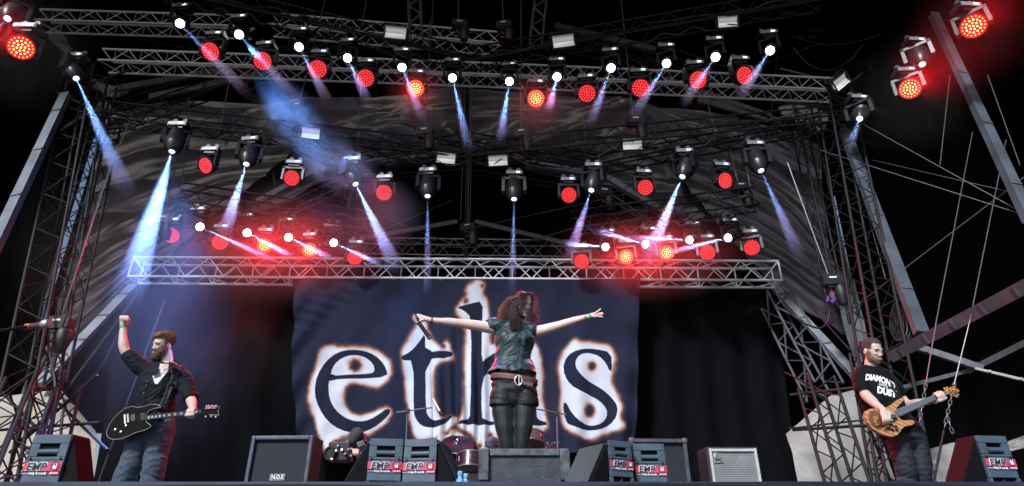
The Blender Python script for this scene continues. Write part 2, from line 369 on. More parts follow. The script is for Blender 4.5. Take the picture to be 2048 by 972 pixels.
# mother truss behind (three lines, their uneven light painted as mottled tone)
truss('rear_truss', P(720,497,12.6), P(1160,503,12.6), .3, .40, 14, mat('glint_mottled_aluminium', (.5,.5,.52), .4, .8, .7, 25), 'rear truss with painted-in uneven light, seen as thin lines above the silver truss', None, .014, .007)
truss('rear_truss', P(1180,505,12.6), P(1545,512,12.6), .3, .40, 12, M_BLACKT, 'dark rear truss behind the right low lamp row', None, .014, .010)
truss('rear_truss', P(300,500,12.6), P(700,500,12.6), .3, .40, 12, M_BLACKT, 'dark rear truss behind the left low lamp row', None, .014, .010)
# black lamp trusses: (a, b, Ya, Yb)
def ktruss(a, b, Ya, Yb, ht, bays, label, wd=.3, rc=.020, rb=.010):
    return px_truss('black_truss', a, b, Ya, Yb, wd, ht, bays, M_BLACKT, label, group=KG, rc=rc, rb=rb, faces=('front', 'back', 'bottom'))
ktruss((330,-22), (945,118), 8.4, 9.6, .34, 22, 'black truss of the top lamp row, left half')
ktruss((945,118), (1640,-2), 9.6, 8.4, .34, 24, 'black truss of the top lamp row, right half')
ktruss((190,225), (935,308), 8.9, 9.8, .34, 26, 'black truss of the middle lamp row, left half')
ktruss((945,305), (1715,232), 9.8, 8.9, .34, 26, 'black truss of the middle lamp row, right half')
ktruss((352,388), (738,448), 9.8, 10.3, .36, 13, 'black truss carrying the low lamp row on the left')
ktruss((1143,447), (1512,398), 10.3, 9.8, .36, 13, 'black truss carrying the low lamp row on the right')
ktruss((540,258), (700,330), 11.0, 11.3, .3, 7, 'short black truss behind the blue smoke')
ktruss((700,330), (930,285), 11.3, 11.0, .3, 8, 'short black truss behind the mast on the left')
ktruss((940,285), (1200,330), 11.0, 11.3, .3, 8, 'short black truss behind the mast on the right')
ktruss((1200,330), (1640,245), 11.3, 10.6, .3, 14, 'long black truss crossing in front of the right canopy')
ktruss((215,250), (420,180), 10.8, 11.2, .3, 8, 'short black truss above the left tower')
# lattice towers
def tower(a, b, Ya, Yb, w, bays, label, m=M_BLACKT, rc=.022, rb=.009, g='lattice towers'):
    return truss('lattice_tower', P(*a, Ya), P(*b, Yb), w, w, bays, m, label, g, rc, rb, up=Vector((0,1,0)))
tower((178,150), (20,985), 9.0, 7.6, .42, 22, 'tall black lattice tower at the left side of the stage')
tower((225,190), (95,760), 9.6, 9.2, .34, 16, 'inner black lattice tower in front of the left bright slit')
tower((1668,190), (1815,985), 9.0, 7.8, .42, 22, 'tall black lattice tower behind the bass player')
tower((1600,225), (1690,640), 9.8, 9.6, .3, 12, 'inner black lattice tower in front of the right canopy')
tower((1632,765), (1700,985), 8.2, 7.6, .34, 5, 'low black lattice leg left of the bass player')
tower((118,765), (60,990), 8.2, 7.6, .36, 5, 'low black lattice leg behind the left monitor')
tower((62,765), (-30,990), 7.6, 7.0, .36, 5, 'low black lattice leg at the left edge')
tower((1552,600), (1650,785), 11.2, 10.0, .45, 5, 'grey lattice girder running down beside the right eave beam', M_DULL, .022, .016)
tower((1735,700), (1790,985), 8.6, 8.2, .34, 7, 'black lattice post just behind the bass player')
# raking tubes near the bottom left
for k, (a_, b_) in enumerate([((330,600),(190,985)), ((275,590),(118,800)), ((0,860),(200,845)), ((0,780),(120,905)), ((20,905),(195,750)), ((100,790),(215,900)), ((150,600),(60,780))]):
    bar('brace_tube', P(*a_, 8.6), P(*b_, 8.0), .016 if k < 2 else .02, M_BLACKT); tag(bpy.data.objects[-1] if False else col.objects[-1], ['long thin tube raking down left of the guitarist', 'thin tube raking down beside the left eave beam', 'horizontal black tube across the pale tarp at bottom left', 'black tube sloping down right across the left tarp', 'black tube rising right across the left tarp', 'short black tube ending beside the left monitor', 'thin dark tube inside the left tower'][k], 'tube')
for k, (a_, b_) in enumerate([((1578,857),(1745,838)), ((1585,860),(1745,850)), ((1570,745),(1660,790)), ((1580,790),(1760,770)), ((1790,985),(1712,790)), ((1610,600),(1700,700))]):
    bar('brace_tube', P(*a_, 8.6), P(*b_, 8.0), [.012,.02,.014,.02,.02,.012][k], M_BLACKT); tag(col.objects[-1], ['thin stay rod across the pale tarp left of the bass player', 'thick strut across the pale tarp left of the bass player', 'short stay below the grey lattice girder', 'horizontal black tube above the right tarp', 'black tube raking behind the bass player', 'thin tube below the right canopy'][k], 'tube')
# tarps at the bottom corners, daylight on them
M_TARP = mat('pale_tarp', (.68,.61,.52), .5, 0, .2, 2, .3, 9)
cloth('side_tarp', net([[(-40,800),(60,785),(120,778),(190,862)],[(-40,870),(60,870),(140,870),(192,872)],[(-40,985),(60,985),(150,985),(182,985)]], [9.8, 9.4, 9.2]), 60, 40,
      lambda u, v: .015*ridged(u*2, v*9, 3)+.008*ridged(u*5, v*22, 5), M_TARP, 'pale tarp closing the stage side at the bottom left corner', 'tarp', lin=True)
cloth('side_tarp', net([[(1572,868),(1610,835),(1660,792),(1745,770)],[(1585,905),(1620,895),(1690,880),(1760,870)],[(1600,985),(1640,985),(1700,985),(1800,985)]], [9.8, 9.4, 9.2]), 60, 60,
      lambda u, v: .008*ridged(u*1.4+v*3, v*7-u*6, 3)+.006*ridged(u*3+v*6, v*24-u*16, 5), mat('silver_tarp', (.62,.61,.59), .38, 0, .3, 2, .5, 9), 'pale crinkled tarp behind the lattice left of the bass player', 'tarp', lin=True)
cloth('side_tarp', net([[(1835,905),(1870,895),(1905,885),(1940,880)],[(1835,925),(1870,925),(1905,925),(1940,925)],[(1835,965),(1870,965),(1905,965),(1940,965)]], [9.8, 9.4, 9.2]), 40, 20,
      lambda u, v: .05*ridged(u*4, v*9, 3), mat('silver_tarp', (.4,.4,.4)), 'small pale tarp between the bass player and the right monitor', 'tarp', lin=True)
cloth('side_tarp', net([[(2005,888),(2030,878),(2075,862)],[(2012,905),(2040,898),(2075,890)]], [9.8, 9.6]), 40, 20,
      lambda u, v: .05*ridged(u*4, v*9, 3), mat('silver_tarp', (.4,.4,.4)), 'strip of pale tarp above the right monitor at the edge', 'tarp', lin=True)
cloth('grey_side_sheet', net([[(1655,560),(1680,540),(1712,560)],[(1700,680),(1718,690),(1745,700)],[(1735,800),(1760,800),(1785,800)]], [11.5, 10.5, 9.8]), 40, 80,
      lambda u, v: .05*ridged(u*9, v*2, 3)+.02*ridged(u*22, v*5), mat('grey_sheet', (.16,.18,.2), .4, .1, .3, 2, .5, 9), 'grey plastic sheet hanging inside the right tower', 'sheet')

for m_ in (M_TARP, MATS['silver_tarp']):
    nt = m_.node_tree; bs = nt.nodes['Principled BSDF']; out = [n for n in nt.nodes if n.type == 'OUTPUT_MATERIAL'][0]
    tl = nt.nodes.new('ShaderNodeBsdfTranslucent'); tl.inputs[0].default_value = (.85,.78,.68,1) if m_ is M_TARP else (.75,.74,.72,1); mx = nt.nodes.new('ShaderNodeMixShader'); mx.inputs[0].default_value = .5
    nt.links.new(bs.outputs[0], mx.inputs[1]); nt.links.new(tl.outputs[0], mx.inputs[2]); nt.links.new(mx.outputs[0], out.inputs['Surface'])

# dim purlins and bracing of the roof, far up behind the lamps
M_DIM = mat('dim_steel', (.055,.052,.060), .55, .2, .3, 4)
for i, (a_, b_, Y, lab) in enumerate([((0,95),(420,18),12.9,'left corner of the roof'),((250,215),(640,95),12.9,'dark roof gap left of the top row'),((560,112),(930,52),12.9,'space above the left canopy lining'),((945,52),(1330,128),12.9,'space above the right canopy lining'),((1290,95),(1660,225),12.9,'dark roof gap right of the top row'),((520,20),(930,0),12.6,'top edge left of the mast'),((1100,12),(1640,60),12.6,'top edge right of the mast'),((480,170),(700,60),12.6,'gap beside the blue smoke'),((1180,60),(1420,210),12.6,'gap behind the right red lamps')]):
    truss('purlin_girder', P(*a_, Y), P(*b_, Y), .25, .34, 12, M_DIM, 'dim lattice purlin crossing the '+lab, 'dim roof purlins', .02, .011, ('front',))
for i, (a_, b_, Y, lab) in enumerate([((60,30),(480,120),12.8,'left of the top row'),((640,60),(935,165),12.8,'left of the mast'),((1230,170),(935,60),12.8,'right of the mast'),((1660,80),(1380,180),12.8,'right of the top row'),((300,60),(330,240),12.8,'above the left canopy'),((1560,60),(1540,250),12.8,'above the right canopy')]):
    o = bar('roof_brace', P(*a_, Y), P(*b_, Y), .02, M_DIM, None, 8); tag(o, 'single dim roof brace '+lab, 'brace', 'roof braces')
# ================================================================== FIXTURES
S40 = R(40)
def mk(name, b, m, sm=S40):
    me = b.mesh(name, sm); me.materials.append(m); return me
ME = {}
b = MB().box((0,0,.34), (.34,.20,.09)); b.box((0,0,.275), (.22,.16,.05)); ME['base'] = mk('base', b, M_HEAD)
b = MB()
b.box((-.09,0,.41), (.05,.04,.06)); b.box((.09,0,.41), (.05,.04,.06))
for x in (-.09,.09): b.lathe([(.045,-.02),(.045,.02)], 14, Matrix.Translation((x,0,.455)) @ Matrix.Rotation(R(90),4,'X'))
ME['clamp'] = mk('clamp', b, M_DULL)
ME['panel'] = mk('control_panel', MB().box((0,-.105,.34), (.30,.012,.07)), M_GREY)
ME['display'] = mk('display', MB().box((.07,-.113,.34), (.075,.006,.035)), M_DISPLAY)
def yoke(w, drop, th=.045, dp=.11):
    b = MB(); b.box((0,0,.225), (2*w+th, dp, .05))
    for s in (-1, 1):
        b.prism([(s*(w-th/2), .24),(s*(w+th/2), .24),(s*(w+th/2)*1.02, -drop*.3),(s*(w+th/2), -drop),(s*(w-th/2), -drop)], -dp/2, dp/2)
        b.lathe([(.05,-.01),(.05,.012)], 16, Matrix.Translation((s*(w+th/2),0,0)) @ Matrix.Rotation(R(90),4,'Y'))
    return b
ME['yoke'] = mk('yoke', yoke(.2, .06), M_HEAD)
ME['yoke_small'] = mk('yoke', yoke(.155, .05), M_HEAD)
ME['wash_head'] = mk('head', MB().lathe([(.03,-.20),(.09,-.195),(.135,-.14),(.150,-.07),(.160,-.065),(.168,.02),(.178,.05),(.180,.085),(.168,.088),(.160,.070),(.160,.066)], 32), M_HEAD, R(30))
def led_mesh(name, m, rings=((1,0),(6,.046),(12,.090),(18,.134))):
    b = MB(); pts = []
    for n, r in rings:
        for k in range(n): pts.append((r*math.cos(2*math.pi*(k+.5*(n == 12))/n), r*math.sin(2*math.pi*(k+.5*(n == 12))/n)))
    for x, y in pts:
        b.lathe([(.0115,.069),(.0105,.075),(.006,.079)], 8, Matrix.Translation((x, y, 0)))
    return mk(name, b, m)
ME['led_dim'] = led_mesh('led_array', M_LED_DIM); ME['led_hot'] = led_mesh('led_array', M_LED_HOT, ((1,0),(6,.046),(12,.090))); ME['led_mid'] = led_mesh('led_ring', M_LED_MID, ((18,.134),))
ME['face_dim'] = mk('lens', MB().lathe([(.16,.066),(.16,.069)], 32), M_FACE_DIM); ME['face_hot'] = mk('lens', MB().lathe([(.16,.066),(.16,.069)], 32), M_FACE_HOT)
ME['beam_head'] = mk('head', MB().lathe([(.03,-.22),(.085,-.215),(.105,-.16),(.112,-.05),(.118,.02),(.112,.10),(.104,.105),(.100,.17),(.080,.178),(.077,.160)], 28), M_HEAD, R(30))
ME['beam_lens'] = mk('lens', MB().lathe([(.076,.155),(.074,.162),(.05,.172),(.01,.176)], 24), M_LENS, R(60))
# larger profile lamp: ribbed shell
prof = [(.04,-.30),(.12,-.295),(.155,-.25)]
for k in range(7): z = -.22+k*.05; prof += [(.165,z),(.155,z+.012),(.165,z+.024)]
prof += [(.150,.16),(.115,.24),(.075,.29),(.058,.292),(.054,.27)]
ME['profile_head'] = mk('head', MB().lathe(prof, 28), M_HEAD, R(30))
ME['profile_panel'] = mk('panel', MB().box((0,-.162,-.05), (.11,.02,.15)), M_BLACK)
ME['profile_lens'] = mk('lens', MB().lathe([(.053,.262),(.050,.272),(.02,.285)], 24), mat('lens_soft_lit', (.8,.85,.9), .3, 0, 0, emit=(.75,.88,1.0), estr=1.6), R(60))
ME['yoke_big'] = mk('yoke', yoke(.205, .06, .055, .16), M_HEAD)
def part(name, me, parent, loc=(0,0,0), q=None, s=1.0):
    o = bpy.data.objects.new(name, me); col.objects.link(o); o.parent = parent; o.location = loc; o.scale = (s, s, s)
    if q is not None: o.rotation_mode = 'QUATERNION'; o.rotation_quaternion = q
    return o
def aimq(d):
    return Vector(d).normalized().to_track_quat('Z', 'Y')
def fixture(kind, pos, d, label, group, size=1.0, hot=False, panel=True, basedir=1):
    pos = Vector(pos); d = Vector(d).normalized()
    name = {'wash':'red_wash_light','beam':'beam_light','profile':'profile_spotlight'}[kind]
    root = empty(name, pos, label, 'stage light', group)
    s = size
    byaw = Quaternion((0,0,1), random.uniform(-.12,.12))
    fl = Quaternion((0,1,0), math.pi) if basedir < 0 else Quaternion()
    base = part('base', ME['base'], root, (0,0,0), byaw @ fl, s)
    part('clamp', ME['clamp'], root, (0,0,0), byaw @ fl, s)
    pn = part('control_panel', ME['panel'], root, (0,0,0), byaw @ fl, s); part('display', ME['display'], pn)
    h = Vector((d.x, d.y, 0))
    pan = math.atan2(h.y, h.x)+math.pi/2 if h.length > .05 else random.uniform(-.6,.6)
    pq = Quaternion((0,0,1), pan)
    part('yoke', ME[{'wash':'yoke','beam':'yoke_small','profile':'yoke_big'}[kind]], root, (0,0,0), pq @ fl, s)
    hq = aimq(d)
    if kind == 'wash':
        hd = part('head', ME['wash_head'], root, (0,0,0), hq, s)
        part('lens', ME['face_hot' if hot else 'face_dim'], hd)
        la = part('led_array', ME['led_hot' if hot else 'led_dim'], hd); la['kind'] = 'stuff'
        la.rotation_euler = (0,0,random.random()*3)
        if hot: lb_ = part('led_ring', ME['led_mid'], hd); lb_['kind'] = 'stuff'
    elif kind == 'beam':
        hd = part('head', ME['beam_head'], root, (0,0,0), hq, s); part('lens', ME['beam_lens'], hd)
    else:
        hd = part('head', ME['profile_head'], root, (0,0,0), hq, s); part('lens', ME['profile_lens'], hd); part('panel', ME['profile_panel'], hd)
    return root
def tocam(p, dx=0, dz=0): return (CAM-Vector(p)).normalized()+Vector((dx, 0, dz))
def red_glow(p, power, rad=.10, cone=95, aim=None, gain=1):
    """the lamp's own light, shining out of its lens"""
    ld = bpy.data.lights.new('wash_lamp', 'SPOT'); ld.energy = power*9*gain; ld.color = (1, .006, .014); ld.shadow_soft_size = rad; ld.spot_size = R(cone); ld.spot_blend = 1.0
    o = bpy.data.objects.new('wash_lamp', ld); col.objects.link(o); d = (CAM-p).normalized(); o.location = p+d*.16; o.rotation_euler = (-(Vector(aim) if aim else d)).to_track_quat('Z', 'Y').to_euler()
    return o
# ---- volume helpers: bodies of stage fog in which the real lamps become visible
def fogmat(name, dens, fade=None, nscale=0, aniso=0.0, colr=(1,1,1), cut=.45):
    m = bpy.data.materials.new(name); m.use_nodes = True; nt = m.node_tree; nt.nodes.clear()
    out = nt.nodes.new('ShaderNodeOutputMaterial'); v = nt.nodes.new('ShaderNodeVolumePrincipled')
    v.inputs['Color'].default_value = (*colr, 1); v.inputs['Anisotropy'].default_value = aniso; v.inputs['Density'].default_value = dens
    nt.links.new(v.outputs[0], out.inputs['Volume'])
    cur = None
    if fade is not None or nscale: tc = nt.nodes.new('ShaderNodeTexCoord')
    if fade is not None:                        # thins out along local Z
        sx = nt.nodes.new('ShaderNodeSeparateXYZ'); nt.links.new(tc.outputs['Object'], sx.inputs[0])
        mr = nt.nodes.new('ShaderNodeMapRange'); mr.interpolation_type = 'SMOOTHSTEP'
        mr.inputs['From Min'].default_value = fade[0]; mr.inputs['From Max'].default_value = fade[1]
        mr.inputs['To Min'].default_value = dens; mr.inputs['To Max'].default_value = 0
        nt.links.new(sx.outputs['Z'], mr.inputs[0]); cur = mr.outputs[0]
    if nscale:
        n = nt.nodes.new('ShaderNodeTexNoise'); n.inputs['Scale'].default_value = nscale; n.inputs['Detail'].default_value = 3
        nt.links.new(tc.outputs['Object'], n.inputs['Vector'])
        m2 = nt.nodes.new('ShaderNodeMapRange'); m2.inputs['From Min'].default_value = cut; m2.inputs['From Max'].default_value = cut+.25
        m2.inputs['To Max'].default_value = 1.0 if cur else dens
        nt.links.new(n.outputs[0], m2.inputs[0])
        if cur:
            mu = nt.nodes.new('ShaderNodeMath'); mu.operation = 'MULTIPLY'; nt.links.new(cur, mu.inputs[0]); nt.links.new(m2.outputs[0], mu.inputs[1]); cur = mu.outputs[0]
        else: cur = m2.outputs[0]
    if cur: nt.links.new(cur, v.inputs['Density'])
    return m
def beamfog(dens, L):
    """fog that is thinner close to the lamp and drifts out at the far end"""
    m = bpy.data.materials.new('beam_fog'); m.use_nodes = True; nt = m.node_tree; nt.nodes.clear()
    out = nt.nodes.new('ShaderNodeOutputMaterial'); v = nt.nodes.new('ShaderNodeVolumePrincipled'); v.inputs['Color'].default_value = (.9,.95,1,1); nt.links.new(v.outputs[0], out.inputs['Volume'])
    tc = nt.nodes.new('ShaderNodeTexCoord'); sx = nt.nodes.new('ShaderNodeSeparateXYZ'); nt.links.new(tc.outputs['Object'], sx.inputs[0])
    dv = nt.nodes.new('ShaderNodeMath'); dv.operation = 'DIVIDE'; dv.inputs[1].default_value = L; nt.links.new(sx.outputs['Z'], dv.inputs[0])
    r = nt.nodes.new('ShaderNodeValToRGB'); r.color_ramp.interpolation = 'EASE'; e = r.color_ramp.elements; e[0].position = 0; e[0].color = (.22,)*3+(1,); e[1].position = 1; e[1].color = (0,0,0,1); k = e.new(.55); k.color = (.85,)*3+(1,)  # density ramp offsets the lamp's falloff, then fades the beam out
    nt.links.new(dv.outputs[0], r.inputs[0]); nn_ = nt.nodes.new('ShaderNodeTexNoise'); nn_.inputs['Scale'].default_value = 3.5; nt.links.new(tc.outputs['Object'], nn_.inputs['Vector'])
    m2 = nt.nodes.new('ShaderNodeMapRange'); m2.inputs['From Min'].default_value = .3; m2.inputs['From Max'].default_value = .7; m2.inputs['To Min'].default_value = dens*.55; m2.inputs['To Max'].default_value = dens*1.4; nt.links.new(nn_.outputs[0], m2.inputs[0])
    mu = nt.nodes.new('ShaderNodeMath'); mu.operation = 'MULTIPLY'; nt.links.new(r.outputs[0], mu.inputs[0]); nt.links.new(m2.outputs[0], mu.inputs[1]); nt.links.new(mu.outputs[0], v.inputs['Density'])
    return m
BEAMN = [0]
def beam_of_light(a, b, r0, r1, power, dens, label, colr=(.20,.38,1.0), nscale=0, group='light beams in the fog', cut=.4):
    """fog lit by a real narrow spot lamp: a closed cone of fog, the lamp at its tip"""
    a = Vector(a); b = Vector(b); d = b-a; L = d.length
    back = r0*L/max(r1-r0, 1e-3)
    g = MB().lathe([(r0, 0), (r0+(r1-r0)*.5, L*.5), (r1, L)], 24)
    me = g.mesh('light_beam', R(60)); m = beamfog(dens*.42, L); me.materials.append(m)
    o = bpy.data.objects.new('light_beam', me); col.objects.link(o); o.location = a; o.rotation_mode = 'QUATERNION'; o.rotation_quaternion = d.to_track_quat('Z', 'Y')
    tag(o, label, 'light beam', group, 'stuff')
    ld = bpy.data.lights.new('beam_lamp', 'SPOT'); ld.energy = power*17; ld.color = colr; ld.shadow_soft_size = .004
    ld.spot_size = 2*math.atan((r1-r0)/L)*1.0+.004; ld.spot_blend = .5
    lo_ = bpy.data.objects.new('beam_lamp', ld); col.objects.link(lo_)
    # the virtual tip sits behind the lens, so the lamp shines from just in front of the lens
    lo_.location = a+d.normalized()*.01; lo_.rotation_euler = (-d).to_track_quat('Z', 'Y').to_euler()
    ld.spot_size = 2*math.atan(r1/L)
    return o
# ------------------------------------------------------------------ top lamp row
TW = 'white beam lamps of the top row'; TR = 'red lamps of the top row'
topb = [((360,47),(430,120),8.45),((478,69),(540,138),8.6),((598,94),(628,150),8.8),((695,116),(716,160),9.0),((804,135),(826,190),9.2),((905,156),(922,230),9.4),
        ((1019,163),(1009,225),9.4),((1114,154),(1105,190),9.2),((1222,136),(1200,196),9.0),((1333,127),(1298,182),8.85),((1431,114),(1398,162),8.65),((1540,101),(1508,150),8.5)]
side = lambda i, n: (ORD[i]+' from the left' if i < n/2 else ORD[n-1-i]+' from the right')
for i, (s, e, Y) in enumerate(topb):
    p = P(*s, Y); q = P(e[0]+(e[0]-s[0])*.25, e[1]+(e[1]-s[1])*.25, Y-.75)
    big = i in (5, 6)
    d = (q-p).normalized()*.55+(CAM-p).normalized()*.75
    head = p-d.normalized()*.17
    fixture('beam', head, d, f'round white lamp in the top row, {side(i, 12)} of twelve, beam angled down', TW)
    beam_of_light(p+(q-p)*.03, q+(q-p)*.5, .05, .10, 260 if big else 120, 1.6, f'short blue-white beam under the white top row lamp {side(i, 12)}')
topr = [((421,103),8.3,(-.5,-.1),0),((525,122),8.5,(-.25,0),0),((636,138),8.75,(-.15,0),0),((731,156),9.0,(0,0),0),((831,177),9.2,(0,0),1),((1072,197),9.2,(0,0),1),((1174,187),9.1,(0,0),0),((1281,176),8.9,(.1,0),0),((1396,160),8.7,(.35,.1),0),((1489,151),8.5,(.55,.2),0)]
for i, (s, Y, a_, hot) in enumerate(topr):
    p = P(*s, Y); d = tocam(p, *a_)
    lab = ['tilted red lamp hanging at the left end of the top row', 'large red lamp tilted left, second in the top row from the left', 'plain red lamp, third in the top row from the left', 'red lamp facing front, fourth in the top row from the left', 'glaring red-yellow lamp left of the centre mast in the top row', 'glaring red-yellow lamp right of the centre mast in the top row', 'red lamp just right of the glaring one in the top row', 'red lamp third from the right in the top row', 'tilted red lamp second from the right in the top row', 'strongly tilted red lamp at the right end of the top row'][i]
    fixture('wash', p-d.normalized()*.07, d, lab, TR, hot=bool(hot))
    red_glow(p, 26 if hot else 5)
# ------------------------------------------------------------------ middle row
MP = 'profile lamps of the middle row'; MR = 'red lamps of the middle row'
prof_l = [((341,282),(343,305),(246,620),8.9,.03,.25,480,'black ribbed spotlight at the left end of the middle row sending a wide beam'),
          ((497,308),(492,330),(446,475),9.2,.03,.14,330,'black ribbed spotlight second in the middle row from the left'),
          ((703,345),(712,370),(800,550),9.5,.03,.16,330,'black ribbed spotlight tilted right beside the blue smoke'),
          ((858,370),(855,394),(855,600),9.8,.03,.085,190,'black ribbed spotlight hanging straight down left of the mast'),
          ((1031,374),(1028,400),(1024,600),9.8,.03,.085,170,'black ribbed spotlight hanging straight down right of the mast'),
          ((1192,358),(1182,382),(1135,525),9.5,.03,.12,130,'black ribbed spotlight tilted left above the right low row'),
          ((1370,325),(1364,355),(1288,535),9.2,.03,.16,420,'black ribbed spotlight second from the right in the middle row'),
          ((1514,315),(1523,343),(1608,530),8.9,.03,.12,130,'black ribbed spotlight at the right end of the middle row')]
for (h, s, e, Y, r0, r1, pw, lab) in prof_l:
    hp = P(*h, Y); a_ = P(*s, Y-.12); q = P(*e, Y-.9)
    d = (q-a_).normalized()
    fixture('profile', a_-d*.29, d, lab, MP, .95)
    beam_of_light(a_+d*.01, q, r0, r1, pw, 1.0, 'blue beam falling from the '+lab.split(' sending')[0].replace('black ribbed ', ''))
midr = [((410,331),9.0,(-.7,-.1),0,'strongly tilted red lamp at the left end of the middle row'),((583,356),9.3,(-.3,0),0,'red lamp tilted left above the left arch beam'),((768,385),9.6,(0,0),0,'red lamp with fine dots in a wide yoke left of the mast'),
        ((1138,390),9.6,(.1,0),0,'red lamp right of the mast below the middle truss'),((1291,375),9.3,(.25,0),0,'red lamp tilted right above the right arch beam'),((1451,361),9.0,(.6,.1),0,'strongly tilted red lamp at the right end of the middle row')]
for (s, Y, a_, hot, lab) in midr:
    p = P(*s, Y); d = tocam(p, *a_); fixture('wash', p-d.normalized()*.07, d, lab, MR, .86); red_glow(p, 6)
# ------------------------------------------------------------------ low rows
LB = 'white beam lamps of the low rows'; LR = 'red lamps of the low rows'
lowb = [((401,454),(520,508),9.8,520,'white lamp at the left end of the low left row, long beam'),((495,466),(560,500),9.95,420,'white lamp second from the left in the low left row'),((578,475),(640,506),10.1,380,'white lamp third from the left in the low left row'),((668,486),(742,520),10.2,300,'white lamp at the inner end of the low left row'),
        ((1210,494),(1150,489),10.2,330,'white lamp at the inner end of the low right row'),((1290,488),(1218,468),10.1,330,'white lamp second from the left in the low right row'),((1378,480),(1290,476),9.95,330,'white lamp third from the left in the low right row'),((1455,476),(1365,498),9.8,330,'white lamp at the right end of the low right row')]
for (s, e, Y, pw, lab) in lowb:
    p = P(*s, Y); q = P(*e, Y-.55); d = (q-p).normalized()*.9+(CAM-p).normalized()*.45
    fixture('beam', p-d.normalized()*.17, d, lab, LB, .9); dd = q-p
    beam_of_light(p+dd*.02, q+dd*.35, .040, .065, pw*1.0, 1.5, 'glaring beam from the '+lab.split(',')[0])
lowr = [((342,471),9.8,0,'red lamp at the outer end of the low left row'),((440,484),9.95,0,'red lamp crossed by a white beam, second in the low left row'),((529,491),10.1,1,'glaring yellow-red lamp, middle one of the low left row'),((619,500),10.2,1,'glaring yellow-red lamp, fourth in the low left row'),((710,515),10.3,0,'red lamp at the inner end of the low left row over the silver truss'),
        ((1163,523),10.3,0,'red lamp at the inner end of the low right row over the silver truss'),((1252,514),10.2,1,'glaring yellow-red lamp, second in the low right row'),((1333,506),10.1,1,'glaring yellow-red lamp, middle one of the low right row'),((1415,505),9.95,0,'red lamp fourth in the low right row'),((1504,495),9.8,0,'red lamp at the outer end of the low right row')]
for (s, Y, hot, lab) in lowr:
    p = P(*s, Y); d = tocam(p, random.uniform(-.06,.06)); fixture('wash', p-d.normalized()*.07, d, lab, LR, .84, hot=bool(hot)); red_glow(p, 30 if hot else 6, cone=140, gain=1.9)
# ------------------------------------------------------------------ big lamps near the corners
for (s, Y, sz, pw, lab) in [((42,95),6.6,1.0,26,'large glaring red lamp in the upper left corner'),((1947,52),6.6,1.0,26,'large glaring red lamp in the upper right corner'),((1820,177),7.6,.95,34,'glaring red lamp below the purple spotlight at the upper right')]:
    p = P(*s, Y); d = tocam(p, 0, .12); fixture('wash', p-d.normalized()*.07, d, lab, 'large red corner lamps', sz, hot=True); red_glow(p, pw, cone=105, aim=(0,-1,-.15), gain=3.5)
for (h, s, e, Y, pw, lab) in [((145,140),(153,158),(262,400),8.2,420,'dark spotlight at the left tower top sending a blue beam'),((1838,108),(1845,130),(1900,260),7.4,0,'purple lit spotlight above the red lamp at the upper right'),((1724,215),(1719,238),(1700,290),8.0,40,'dark spotlight at the top of the right tower'),((28,20),(14,38),(-60,110),6.8,60,'dark spotlight cut by the upper left corner')]:
    a_ = P(*s, Y); q = P(*e, Y-.7); d = (q-a_).normalized(); fixture('profile', a_-d*.27, d, lab, 'corner spotlights', .9)
    if pw: beam_of_light(a_+d*.02, q, .03, .16 if pw > 100 else .08, pw, .9, 'blue beam from the '+lab.split(' sending')[0])
# ------------------------------------------------------------------ floodlights
ME['flood_body'] = mk('housing', MB().box((0,.115,0), (.38,.10,.22)).box((0,-.004,.108),(.40,.02,.02)).box((0,-.004,-.108),(.40,.02,.02)).box((-.192,-.004,0),(.02,.02,.2)).box((.192,-.004,0),(.02,.02,.2)), M_BLACK)
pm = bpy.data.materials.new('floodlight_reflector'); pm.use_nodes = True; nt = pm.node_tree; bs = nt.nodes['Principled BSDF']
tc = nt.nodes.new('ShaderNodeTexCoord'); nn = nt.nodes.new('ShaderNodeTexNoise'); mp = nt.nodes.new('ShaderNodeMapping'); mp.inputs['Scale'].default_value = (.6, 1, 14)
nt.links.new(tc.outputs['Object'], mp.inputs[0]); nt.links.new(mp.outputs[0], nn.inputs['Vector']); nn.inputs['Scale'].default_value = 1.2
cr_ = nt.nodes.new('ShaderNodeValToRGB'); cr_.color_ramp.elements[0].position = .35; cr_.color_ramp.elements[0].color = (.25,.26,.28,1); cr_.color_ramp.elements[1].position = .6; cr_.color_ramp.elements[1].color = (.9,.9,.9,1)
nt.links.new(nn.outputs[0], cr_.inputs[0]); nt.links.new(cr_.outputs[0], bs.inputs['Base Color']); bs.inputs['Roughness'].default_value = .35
nt.links.new(cr_.outputs[0], bs.inputs['Emission Color']); bs.inputs['Emission Strength'].default_value = .28  # faint emission and streaked tone painted in for the reflected sky
b = MB(); n_ = 12
vs_ = []
for k in range(n_+1):
    t = k/n_; z = -.098+.196*t; y = .0-.0+.045*math.sin(math.pi*t)
    vs_ += [(-.182, y, z), (.182, y, z)]
b.add(vs_, [(2*k, 2*k+1, 2*k+3, 2*k+2) for k in range(n_)]); ME['flood_ref'] = mk('reflector', b, pm, R(60))
ME['flood_glass'] = None
ME['bracket'] = mk('bracket', MB().tube([(-.21,.05,0),(-.22,.05,.16),(.22,.05,.16),(.21,.05,0)], .01, 6), M_BLACK)
FL = 'rectangular floodlights on the trusses'
